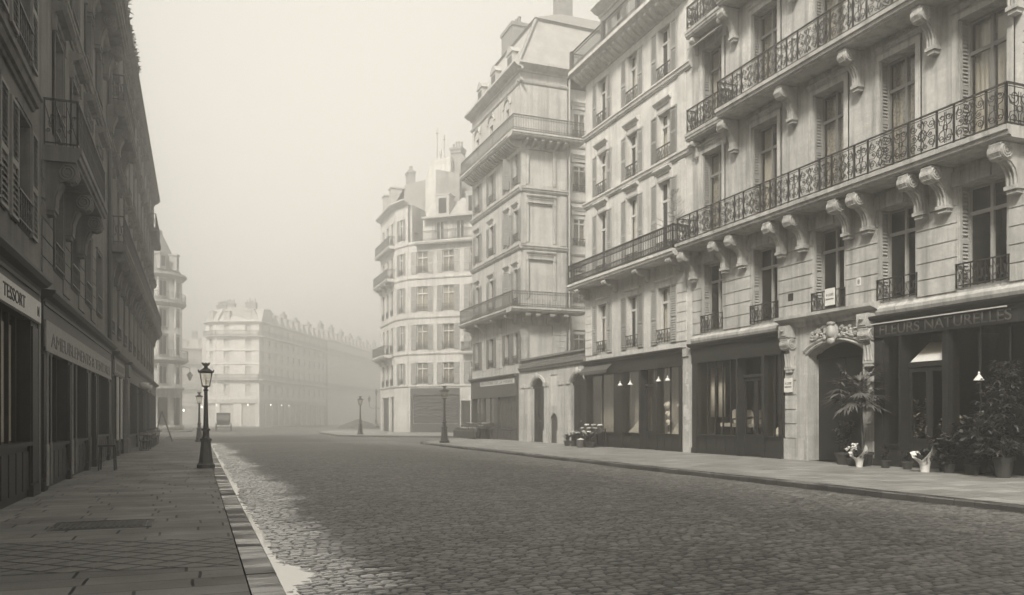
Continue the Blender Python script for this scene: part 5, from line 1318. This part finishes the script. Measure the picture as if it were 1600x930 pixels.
def palm(label, x, y, H, n=16, fan=.62, potr=.28, lean=(0, 0), mat='leaf'):
    t = thing('potted_palm', label, 'plant', (x, y, 0)); pot(t, potr, .42)
    mb = MB(); mb.tube([(0, 0, .3), (lean[0] * .4, lean[1] * .4, H * .4), (lean[0], lean[1], H * .78)], .05, 8, .035); link('trunk', mb.mesh('trunk', 'stem'), t)
    st = MB(); lf = MB()
    for i in range(n):
        a = i * 2.4; el = random.uniform(-.35, 1.0); L = random.uniform(.35, .7)
        base = Vector((lean[0], lean[1], H * random.uniform(.58, .78))); d = Vector((math.cos(a) * math.cos(el), math.sin(a) * math.cos(el), math.sin(el)))
        tip = base + d * L; st.tube([base, base + d * L * .5 + Vector((0, 0, .04)), tip], .01, 4)
        side = d.cross(Vector((0, 0, 1))).normalized(); up = side.cross(d)
        for k in range(13):
            th = (k - 6) / 6 * 1.5; dd = (d * math.cos(th) + side * math.sin(th) + up * random.uniform(-.12, .12)); leaf(lf, tip, dd, fan * random.uniform(.6, .8) * (1 - .25 * abs(th) / 1.5), .034, random.uniform(.1, .4))
    link('stem', st.mesh('stem', 'stem'), t); link('frond', lf.mesh('frond', mat, recalc=False), t); return t
def conifer(label, x, y, H, r, potr=.3, dens=34):
    t = thing('potted_shrub', label, 'plant', (x, y, 0)); pot(t, potr, .5)
    st = MB(); lf = MB(); st.tube([(0, 0, .4), (0, 0, H)], .03, 6, .008)
    for i in range(dens):
        z = .55 + (H - .6) * (i / dens) ** .9; rr = r * (1 - .75 * ((z - .5) / (H - .4)) ** 1.4) * random.uniform(.7, 1.1)
        for q in range(4):
            a = random.uniform(0, 6.28); d = Vector((math.cos(a), math.sin(a), random.uniform(.0, .5))); e = Vector((0, 0, z)) + d * rr; st.tube([(0, 0, z), e], .006, 3)
            for k in range(20):
                u = random.uniform(.2, 1.02); p = Vector((0, 0, z)).lerp(e, u); dd = (d + Vector((random.uniform(-.9, .9), random.uniform(-.9, .9), random.uniform(-.5, .6)))); leaf(lf, p, dd, random.uniform(.1, .24), .022, .3, 2)
    link('trunk', st.mesh('trunk', 'stem'), t); link('foliage', lf.mesh('foliage', 'leaf', recalc=False), t); return t
random.seed(21)
palm('tall fan palm in a pot between the arched gateway and the flower shop window', 19.2, 19.7, 3.2, 34, .75, .28, (-.1, .1), 'leaf_light')
bush('bushy leafy shrub in a wide pot at the right jamb of the arched gateway', 19.0, 20.35, .42, 1.15, .3, 420, .2, .03, 'leaf_light', .26, None, 0, 14)
for (y, lab, fl) in ((19.75, 'small pot of white daisies beside the wrapped pot near the gateway', 40), (18.45, 'low green pot plant standing left of the flower shop door', 0), (17.75, 'low green pot plant directly before the flower shop door', 0), (19.35, 'squat dark pot plant right beside the fan palm foot', 0)):
    bush(lab, 18.75 + random.uniform(-.1, .15), y, .2, .42, .2, 160, .11, .025, 'leaf', .15, 'small potted plants before the flower shop', fl, 8)
for k, (y, x) in enumerate(((16.6, 19.0), (16.2, 18.7), (15.75, 18.95), (15.4, 18.6), (15.0, 19.0))):
    bush(['broad leafy shrub just right of the flower shop door', 'dense low shrub behind the right wrapped pot', 'glossy tall shrub with one pale leaf under the white shade', 'spreading dark shrub in a big clay pot near the right picture edge', 'bushy shrub against the last pane of the flower shop'][k], x, y, .6, [1.0, .9, 1.35, 1.1, 1.6][k], .12, 640, .22, .055, 'leaf', .17, 'shrubs banked before the flower shop window', 0, 13)
conifer('tall feathery evergreen in a tub at the right end of the flower shop', 18.9, 14.75, 2.9, .9, .24, 46)
conifer('shorter feathery evergreen beside the tall one at the flower shop', 18.35, 14.35, 2.2, .75, .22, 36)
for (y, h, lab) in ((16.3, 1.5, 'pale leafy plant inside the flower shop window below the white lamp shade'), (18.95, 1.7, 'pale leafy plant inside the narrow flower shop window left of its door'), (17.6, 1.2, 'pale leafy plant seen through the flower shop door')):
    bush(lab, 20.45, y, .45, h, .3, 320, .26, .05, 'flower_dull', .2, 'plants inside the flower shop', 10, 10)
def wrapped(label, x, y, s, rz, flip):
    t = thing('wrapped_plant', label, 'plant', (x, y, 0), None, rz)
    mb = MB(); n = 22; prof = [(.12, 0), (.13, .10), (.15, .22), (.21, .36), (.30, .52)]; vs = []; fs = []
    for i, (r, z) in enumerate(prof):
        for k in range(n):
            a = 2 * math.pi * k / n; w = 1 + (.07 * i / 3) * math.sin(a * 5 + i) + (.5 if i == 4 else .15 if i == 3 else 0) * max(0, math.cos(a - 3.5)) ** 3
            vs.append((r * w * s * math.cos(a), r * w * s * math.sin(a), z * s + s * (.03 * math.sin(a * 7) + .34 * max(0, math.cos(a - .2)) ** 4 - .14 * max(0, math.cos(a + 1.4)) + .1 * max(0, math.cos(a - 3.5)) ** 2) * (i / 4) ** 2))
    for i in range(len(prof) - 1):
        for k in range(n): fs.append((i*n+k, i*n+(k+1) % n, (i+1)*n+(k+1) % n, (i+1)*n+k))
    mb.add(vs, fs)
    if 0: mb.add([(-.2*s, -.05, .34*s), (-.62*s, -.12, .52*s), (-.2*s, -.1, .62*s), (-.12*s, -.14, .42*s)], [(0, 1, 2, 3)])
    if 0: mb.add([(.1*s, -.1, .3*s), (.26*s, -.08, .40*s), (.24*s, -.05, .86*s), (.06*s, -.04, .78*s)], [(0, 1, 2, 3)]); mb.add([(-.1*s, -.15, .18*s), (.14*s, -.17, .22*s), (.2*s, -.2, .44*s), (-.16*s, -.2, .4*s)], [(0, 1, 2, 3)])
    o = link('paper_wrap', mb.mesh('paper_wrap', 'white'), t)
    md = o.modifiers.new('thick', 'SOLIDIFY'); md.thickness = .006
    lf = MB()
    for k in range(190): leaf(lf, (random.uniform(-.14, .14), random.uniform(-.14, .14), random.uniform(.3, .6) * s), rdir(.5), random.uniform(.12, .3) * s, .03)
    link('foliage', lf.mesh('foliage', 'leaf', recalc=False), t); return t
wrapped('plant wrapped in white paper between the small pots near the gateway', 18.45, 19.1, .75, -90, 0)
wrapped('larger paper-wrapped plant with a pointed white flap right of the flower shop door', 18.35, 16.65, .9, -90, 0)
def shade(label, x, y, z, s=1.0, drop=.5):
    t = thing('pendant_lamp', label, 'lamp', (x, y, z), 'white conical shop lamp shades'); mb = MB(); mb.lathe([(.2*s, 0), (.205*s, .01), (.13*s, .12*s), (.05*s, .22*s), (.04*s, .24*s), (.045*s, .32*s), (.02*s, .36*s)], 14); link('lamp_shade', mb.mesh('lamp_shade', 'white'), t)
    mb = MB(); mb.tube([(0, 0, .34*s), (0, 0, .34 + drop), (.75, 0, .36 + drop)], .01, 5); link('rod', mb.mesh('rod', 'iron'), t)
shade('white conical lamp shade before the dark flower shop window', 19.25, 15.75, 2.45, .66, .9)
for (y, lab) in ((35.3, 'left white lamp shade of the hat shop, over the draped fabric'), (34.3, 'dim narrow lamp shade next to the hat shop door'), (31.75, 'white lamp shade over the hats, nearer the shop door'), (31.0, 'white lamp shade over the hats, beside the torn bills')):
    shade(lab, 19.2, y, 3.05 if y > 34 else 3.1, .62, .45)

# notices
for (mx, lab, wd, hh) in ((T(18.72 + .85, 21.55, 5.2) , 'white To Let placard hung on the window rail above the arched gateway', .46, .56), (T(19.56, 23.58, 2.38), 'white To Let bill pasted on the left gateway pier', .44, .5)):
    mb = MB(); mb.box(-wd/2, wd/2, 0, .012, 0, hh); o = link('placard', mb.mesh('placard', 'white'), None, mx @ RZ(90)); tag(o, lab, 'sign')
    link('lettering', text_mesh('A LOUER', .12, 'ink', .002, wd * .75), 'ink' and o, T(0, .015, hh * .55)); link('lettering', text_mesh('PRESENTEMENT', .07, 'ink', .002, wd * .8), o, T(0, .015, hh * .32))
# bare fir on the balcony between the two pale houses
random.seed(4); t = thing('balcony_fir', 'thin bare little fir on the balcony where the two pale houses join', 'plant', (18.95, 30.15, 8.70)); pot(t, .15, .3)
mb = MB(); mb.tube([(0, 0, .2), (0, 0, 2.6)], .018, 5, .006)
for i in range(26):
    z = .8 + i * .066; L = .75 * (1 - (z - .7) / 2.1) + .1; a = random.uniform(0, 6.28); mb.tube([(0, 0, z), (L * .6 * math.cos(a), L * .6 * math.sin(a), z + .05), (L * math.cos(a), L * math.sin(a), z + .2)], .009, 4)
link('trunk', mb.mesh('trunk', 'stem'), t); lf = MB()
for k in range(260):
    z = random.uniform(.8, 2.4); L = (.75 * (1 - (z - .7) / 2.1) + .1) * random.random(); a = random.uniform(0, 6.28); leaf(lf, (L * math.cos(a), L * math.sin(a), z + .1), rdir(), .1, .008, .1, 2)
link('foliage', lf.mesh('foliage', 'leaf', recalc=False), t)
# creepers on the roof edge of the long dark house
for (y0, y1, lab) in ((33.6, 37.6, 'trailing creeper on the cornice of the long dark house, nearer clump'), (38.6, 43, 'trailing creeper on the cornice of the long dark house, farther clump')):
    t = thing('roof_creeper', lab, 'plant', (-2.75, (y0 + y1) / 2, 17.85)); lf = MB(); yc = (y0 + y1) / 2
    for k in range(520):
        y = random.uniform(y0, y1) - yc; leaf(lf, (random.uniform(-.15, .14), y, random.uniform(-.3, .8) * random.random()), rdir(), random.uniform(.12, .3), .05)
    link('foliage', lf.mesh('foliage', 'leaf', recalc=False), t)
    mb = MB(); mb.box(-.25, .1, -(y1 - y0) / 2, (y1 - y0) / 2, 0, .3); link('trough', mb.mesh('trough', 'wood_mid'), t)

# =================================================================== goods in and before the shops
def stall(label, x, y0, y1, dpt, fruit='flower_dull', name='market_stall', h=.72, nb=5):
    t = thing(name, label, 'stall', (x, (y0 + y1) / 2, 0)); L = (y1 - y0) / 2
    mb = MB()
    for i in range(3): mb.box(-dpt + i * dpt / 3, -dpt + (i + 1) * dpt / 3 - .01, -L, L, h - .18 + i * .17, h - .12 + i * .17)
    link('shelf', mb.mesh('shelf', 'wood_mid'), t)
    mb = MB(); mb.box(-dpt + .02, -dpt + .05, -L, L, .05, h - .19)
    for y in (-L + .05, 0, L - .05): mb.box(-dpt + .05, -dpt + .1, y - .03, y + .03, 0, h - .18); mb.box(-.08, -.02, y - .03, y + .03, 0, h + .15)
    link('leg', mb.mesh('leg', 'wood_dark'), t)
    for i in range(nb):
        for r_ in range(3):
            y = -L + (i + .5) * 2 * L / nb + random.uniform(-.04, .04); xx = -dpt + (r_ + .5) * dpt / 3; z = h - .12 + r_ * .17
            b_ = thing('fruit_basket', 'small wicker basket of produce on the ' + label.split(' ')[0] + ' stall', 'basket', (x + xx, (y0 + y1) / 2 + y, z), 'baskets of produce on the ' + label.split(' ')[0] + ' stall')
            mb = MB(); rr = min(dpt / 6.5, L / nb * .85); mb.lathe([(rr * .8, 0), (rr, .14), (rr * 1.05, .15), (rr * .9, .13), (.02, .12)], 10); link('basket', mb.mesh('basket', 'basket'), b_)
            mb = MB()
            for k in range(16): blob(mb, random.uniform(-.7, .7) * rr, random.uniform(-.7, .7) * rr, .14 + random.uniform(0, .06), .035, .035, .035, 6)
            link('fruit', mb.mesh('fruit', random.choice((fruit, 'leaf_light', 'leaf', 'fabric_mid')), True), b_)
random.seed(9)
stall('long tiered fruit stall under the fruiterer sign of the grey corner house', 19.35, 54.3, 59.4, 1.3, 'flower_dull', nb=6)
stall('small tiered flower stall before the left hat shop window', 19.3, 36.9, 39.2, .9, 'flower', nb=3)
random.seed(31)
for k, y in enumerate((39.35, 38.6, 37.9, 37.1, 36.5)):
    bush(['low plant at the far end of the small flower stall', 'plant with pale blooms second along the small flower stall', 'dark round plant at the middle of the small flower stall', 'spreading plant near the close end of the small flower stall', 'tall full plant closing the near end of the small flower stall'][k], 18.25, y, .3, [.35, .5, .55, .5, .8][k], .25, 200, .14, .035, 'leaf', .19, 'plants along the small flower stall', 14 if k in (1, 3) else 0, 9)
t = thing('bucket', 'pale topped wooden bucket standing before the small flower stall', 'bucket', (17.85, 36.9, 0)); mb = MB(); mb.lathe([(.17, 0), (.2, .38), (.21, .4), (.18, .4), (.02, .36)], 14); link('body', mb.mesh('body', 'basket'), t); mb = MB(); mb.lathe([(.19, .36), (.15, .42), (.02, .46)], 12); link('filling', mb.mesh('filling', 'flower'), t)
# hats on stands
def hat(label, x, y, z, tilt):
    t = thing('hat_on_stand', label, 'hat', (x, y, .72), 'straw hats on stands in the hat shop window')
    mb = MB(); mb.lathe([(.09, 0), (.09, .02), (.012, .04), (.012, z - .72)], 10); link('stand', mb.mesh('stand', 'iron'), t)
    mb = MB(); mb.M = T(0, 0, z - .72) @ Matrix.Rotation(tilt, 4, 'Y'); mb.lathe([(.19, -.01), (.2, 0), (.105, .015), (.10, .1), (.07, .125), (.005, .13)], 18); link('hat', mb.mesh('hat', 'white', True), t)
for (y, z, ti, lab) in ((32.25, 2.05, -1.3, 'topmost edge-on hat beside the hat shop door'), (32.15, 1.66, -1.1, 'tilted white hat second from the top beside the hat shop door'), (32.1, 1.28, -1.0, 'lowest tilted hat beside the hat shop door'), (31.15, 2.0, -1.2, 'tilted hat on the tall stand at the middle of the hat window'), (30.8, 1.6, -1.4, 'edge-on hat by the pier of torn bills')):
    hat(lab, 19.95, y, z, ti)
random.seed(8)
def fabric_heap(label, x, y, L, z, h):
    t = thing('draped_fabric', label, 'fabric', (x, y, z), 'fabrics draped in the hat shop windows'); mb = MB(); n, m_ = 26, 10; vs = []; fs = []
    for i in range(n + 1):
        for j in range(m_ + 1):
            u, v = i / n, j / m_; hh = h * (1 - v) * (.55 + .45 * math.sin(u * 3.14)) ; vs.append((-.0 - .4 * v + .03 * math.sin(u * 40 + v * 3), (u - .5) * L, hh + .02 * math.sin(u * 33 + 1)))
    for i in range(n):
        for j in range(m_): a = i * (m_ + 1) + j; fs.append((a, a + 1, a + m_ + 2, a + m_ + 1))
    mb.add(vs, fs); o = link('cloth', mb.mesh('cloth', 'fabric_mid', True), t); md = o.modifiers.new('thick', 'SOLIDIFY'); md.thickness = .01
fabric_heap('pale striped fabric heaped in the window left of the hat shop door', 20.15, 34.8, 1.4, .72, .75); fabric_heap('pale ruffled fabric heaped under the hats on the right of the door', 20.15, 31.3, 1.3, .72, .6)
# furniture in the upholsterer window
def armchair(label, x, y, z, rz, s=1.0, mat='cloth'):
    t = thing('armchair', label, 'chair', (x, y, z), 'chairs shown in the upholsterer window', rz); mb = MB()
    mb.box(-.32*s, .32*s, -.3*s, .3*s, .36*s, .5*s); link('seat', mb.mesh('seat', mat), t)
    mb = MB(); prof = [(-.3*s, .5*s), (.3*s, .5*s)] + [(.3*s*math.cos(a), .8*s + .25*s*math.sin(a)) for a in [math.pi*k/10 for k in range(11)]]; mb.prof_y(prof, -.32*s, -.24*s); link('backrest', mb.mesh('backrest', mat), t)
    for sx in (-1, 1):
        mb = MB(); mb.tube([(sx*.3*s, -.26*s, .78*s), (sx*.34*s, .05*s, .7*s), (sx*.31*s, .26*s, .66*s), (sx*.31*s, .27*s, .5*s)], .03*s, 6); link('armrest', mb.mesh('armrest', 'wood_mid'), t)
        for sy in (-1, 1): mb = MB(); mb.tube([(sx*.28*s, sy*.26*s, .36*s), (sx*.27*s, sy*.27*s, .15*s), (sx*.3*s, sy*.3*s, 0)], .028*s, 6, .018*s); link('leg', mb.mesh('leg', 'wood_mid'), t)
mbp = MB(); mbp.box(20.02, 21.4, 24.1, 29.5, .02, .74); fe.put('display_floor', (lambda m: [setattr(v, 'co', Vector((v.co.y, -(v.co.x - XR), v.co.z))) for v in m.vertices] and m)(mbp.mesh('display_floor', 'wood_mid')), 'wood_mid', parent=sl)
armchair('pale upholstered armchair at the left of the upholsterer window', 20.6, 28.3, .745, 100, 1.05, 'white'); armchair('round backed chair in the middle of the upholsterer window', 20.5, 27.45, .745, 80, 1.0, 'white'); armchair('dark framed chair next to the upholsterer shop door', 20.6, 26.75, .745, 95, 1.0, 'fabric_mid')
for (y0, y1, lab) in ((28.75, 29.12, 'long white curtain hanging at the far edge of the upholsterer window'), (28.15, 28.55, 'second long white curtain in the upholsterer window')):
    t = thing('display_curtain', lab, 'curtain', (20.15, (y0 + y1) / 2, 0), 'curtains hung in the upholsterer window'); mb = MB(); n = 16
    pts = [(.03 * math.sin(k * 1.9), (k / n - .5) * (y1 - y0)) for k in range(n + 1)]
    for p, q in zip(pts[:-1], pts[1:]): mb.quad((p[0], p[1], 1.5), (q[0], q[1], 1.5), (q[0], q[1], 3.55), (p[0], p[1], 3.55))
    o = link('cloth', mb.mesh('cloth', 'white', True), t); md = o.modifiers.new('thick', 'SOLIDIFY'); md.thickness = .01
t = thing('lamp_shade', 'white domed lamp shade in the narrow window right of the upholsterer door', 'lamp', (20.1, 24.5, .79)); mb = MB(); mb.lathe([(.36, 0), (.35, .12), (.27, .28), (.14, .38), (.01, .41)], 20); link('shade', mb.mesh('shade', 'white', True), t); mb = MB(); mb.box(-.3, .3, -.3, .3, -.08, -.005); link('stand', mb.mesh('stand', 'wood_mid'), t)
t = thing('display_table', 'low table with a white cloth behind the upholsterer chairs', 'table', (21.3, 27.2, .745)); mb = MB(); mb.box(-.3, .3, -.7, .7, .62, .66); link('tabletop', mb.mesh('tabletop', 'wood_mid'), t)
mb = MB(); mb.box(-.31, -.302, -.72, .72, .1, .665); mb.box(-.31, .31, -.72, .72, .665, .672); link('tablecloth', mb.mesh('tablecloth', 'cloth'), t)
for sx in (-.25, .25):
    for sy in (-.6, .6): mb = MB(); mb.box(sx - .03, sx + .03, sy - .03, sy + .03, 0, .62); link('leg', mb.mesh('leg', 'wood_mid'), t)

# cafe chairs and tables far along the shaded pavement, a stool nearer
def cafe_table(label, x, y):
    t = thing('cafe_table', label, 'table', (x, y, 0), 'cafe tables on the shaded pavement'); mb = MB(); mb.lathe([(.33, .70), (.34, .71), (.34, .73), (.33, .74)], 16); link('tabletop', mb.mesh('tabletop', 'paint_dull'), t)
    mb = MB(); mb.lathe([(.2, 0), (.18, .03), (.03, .07), (.025, .7)], 8); link('leg', mb.mesh('leg', 'iron'), t)
def cafe_chair(label, x, y, rz):
    t = thing('cafe_chair', label, 'chair', (x, y, 0), 'cafe chairs on the shaded pavement', rz); mb = MB(); mb.lathe([(.2, .43), (.21, .44), (.21, .46), (.19, .47)], 14); link('seat', mb.mesh('seat', 'wood_mid'), t)
    for a in (45, 135, 225, 315):
        mb = MB(); c_, s_ = math.cos(R(a)), math.sin(R(a)); mb.tube([(.15*c_, .15*s_, .44), (.21*c_, .21*s_, 0)], .014, 5); link('leg', mb.mesh('leg', 'wood_mid'), t)
    mb = MB(); mb.tube([(-.17, .1, .45), (-.19, .17, .75), (-.1, .2, .9), (.1, .2, .9), (.19, .17, .75), (.17, .1, .45)], .014, 5); mb.tube([(-.16, .17, .68), (.16, .17, .68)], .012, 5); link('backrest', mb.mesh('backrest', 'wood_mid'), t)
random.seed(13); k = 0
names = ['nearest', 'second', 'third', 'fourth', 'fifth', 'farthest']
for i in range(6):
    y = 40.6 + i * 2.3; cafe_table(names[i] + ' cafe table out from the long dark house, counting away along the pavement', -2.25, y)
    cafe_chair(names[i] + ' cafe chair on the near side of its table on the shaded pavement', -2.2, y - .62, 180 + random.uniform(-20, 20)); cafe_chair(names[i] + ' cafe chair on the far side of its table on the shaded pavement', -2.3, y + .62, random.uniform(-20, 20))
t = thing('stool', 'dark wooden stool standing alone by the shop wall on the shaded pavement', 'stool', (-2.35, 25.6, 0)); mb = MB(); mb.box(-.22, .22, -.3, .3, .66, .71); link('seat', mb.mesh('seat', 'wood_dark'), t)
for sx in (-1, 1):
    for sy in (-1, 1): mb = MB(); mb.tube([(sx * .17, sy * .24, .66), (sx * .2, sy * .28, 0)], .022, 5); link('leg', mb.mesh('leg', 'wood_dark'), t)
mb = MB(); mb.tube([(.19, -.26, .3), (.19, .26, .3)], .014, 5); mb.tube([(-.19, -.26, .3), (-.19, .26, .3)], .014, 5); link('stretcher', mb.mesh('stretcher', 'wood_dark'), t)
t = thing('step_ladder', 'leaning step ladder at the far end of the cafe tables', 'ladder', (-2.0, 55.6, 0)); mb = MB()
for sx in (-.2, .2): mb.tube([(.55, sx, 0), (-.05, sx * .7, 1.9)], .03, 5); mb.tube([(-.5, sx, 0), (-.08, sx * .7, 1.85)], .025, 5)
link('side_rail', mb.mesh('side_rail', 'paint_dull'), t); mb = MB()
for q in range(5): z = .3 + q * .32; x_ = .55 - .6 * z / 1.9; mb.box(x_ - .08, x_ + .06, -.19, .19, z, z + .03)
link('step', mb.mesh('step', 'paint_dull'), t)
for y, lab in ((43.5, 'nearer white bracket globe on the stone pier of the long dark house'), (46.5, 'farther white bracket globe along the long dark house')):
    t = thing('bracket_lamp', lab, 'lamp', (-2.95, y, 2.75)); mb = MB(); mb.tube([(0, 0, -.2), (.35, 0, -.1), (.55, 0, .1)], .02, 5); link('arm', mb.mesh('arm', 'iron'), t); mb = MB(); mb.lathe([(.05, .1), (.2, .22), (.24, .4), (.2, .42), (.1, .44)], 12, (.55, 0, 0)); link('lamp_shade', mb.mesh('lamp_shade', 'offwhite', True), t)

# =================================================================== air, light, camera
HAZE = .0078
mb = MB(); mb.box(-60, 120, -36, 290, -1.6, 34.5); hz = mb.mesh('haze', 'white'); hz.materials.clear()
m = bpy.data.materials.new('haze'); m.use_nodes = True; nt = m.node_tree
for n in list(nt.nodes): nt.nodes.remove(n)
o = N(nt, 'ShaderNodeOutputMaterial'); v = N(nt, 'ShaderNodeVolumePrincipled'); v.inputs['Color'].default_value = (.99, .985, .975, 1); v.inputs['Density'].default_value = HAZE; v.inputs['Anisotropy'].default_value = 0.84
nt.links.new(v.outputs[0], o.inputs['Volume']); hz.materials.append(m); o = link('haze', hz); o['kind'] = 'stuff'; m.cycles.homogeneous_volume = True

EL = 44.0; sun_to = Vector((-.69 * math.cos(R(EL)), -.72 * math.cos(R(EL)), math.sin(R(EL)))); sun_to.normalize()
L = bpy.data.lights.new('sun', 'SUN'); L.energy = 1.5; L.angle = R(11); L.color = (1, .95, .845)
so = bpy.data.objects.new('sun', L); COL.objects.link(so); so.rotation_euler = sun_to.to_track_quat('Z', 'Y').to_euler(); so.location = (-20, -20, 60)
W = bpy.data.worlds.new('World'); scene.world = W; W.use_nodes = True; nt = W.node_tree
for n in list(nt.nodes): nt.nodes.remove(n)
o = N(nt, 'ShaderNodeOutputWorld'); bg = N(nt, 'ShaderNodeBackground'); sk = N(nt, 'ShaderNodeTexSky'); sk.sky_type = 'NISHITA'; sk.sun_disc = False
sk.sun_elevation = R(EL); sk.sun_rotation = math.atan2(sun_to.x, sun_to.y); sk.air_density = 1.0; sk.dust_density = 6.0; sk.ozone_density = 1.0; sk.altitude = 0
bw = N(nt, 'ShaderNodeRGBToBW'); nt.links.new(sk.outputs[0], bw.inputs[0])
cc = N(nt, 'ShaderNodeCombineColor')
tc = N(nt, 'ShaderNodeTexCoord'); sx_ = N(nt, 'ShaderNodeSeparateXYZ'); nt.links.new(tc.outputs['Generated'], sx_.inputs[0])
flat = mul(nt, mul(nt, mul(nt, bw.outputs[0], .35), .25, 'POWER'), 5.2)          # cloud evens the sky out
lum = mul(nt, flat, ramp(nt, sx_.outputs[2], 0, 1, .86, .92))
for i, k in enumerate((1.0, .95, .845)): nt.links.new(mul(nt, lum, k), cc.inputs[i])
nt.links.new(cc.outputs[0], bg.inputs[0]); bg.inputs[1].default_value = .05; nt.links.new(bg.outputs[0], o.inputs[0])

cam = bpy.data.cameras.new('camera'); co = bpy.data.objects.new('camera', cam); COL.objects.link(co); scene.camera = co
cam.sensor_width = 36; cam.lens = 36 * 1280 / 1600; cam.shift_y = (654 - 465) / 1600; cam.clip_end = 2000; cam.clip_start = .1
co.location = (0, 0, 1.45); co.rotation_euler = (R(90), 0, -math.atan((800 - 308) / 1280))
vs_ = scene.view_settings; vs_.view_transform = 'Standard'; vs_.look = 'None'; vs_.gamma = 1; vs_.use_curve_mapping = False; vs_.exposure = 2.25
scene.render.engine = 'CYCLES'; cy = scene.cycles; cy.use_denoising = True; cy.denoising_prefilter = 'ACCURATE'; cy.denoising_input_passes = 'RGB_ALBEDO_NORMAL'; cy.use_adaptive_sampling = False; cy.use_light_tree = False
try: cy.denoiser = 'OPENIMAGEDENOISE'
except Exception: pass
cy.sample_clamp_indirect = .35; cy.sample_clamp_direct = 3; cy.max_bounces = 6; cy.diffuse_bounces = 3; cy.glossy_bounces = 3; cy.transparent_max_bounces = 12; cy.volume_bounces = 2; cy.transmission_bounces = 2; cy.caustics_reflective = False; cy.caustics_refractive = False
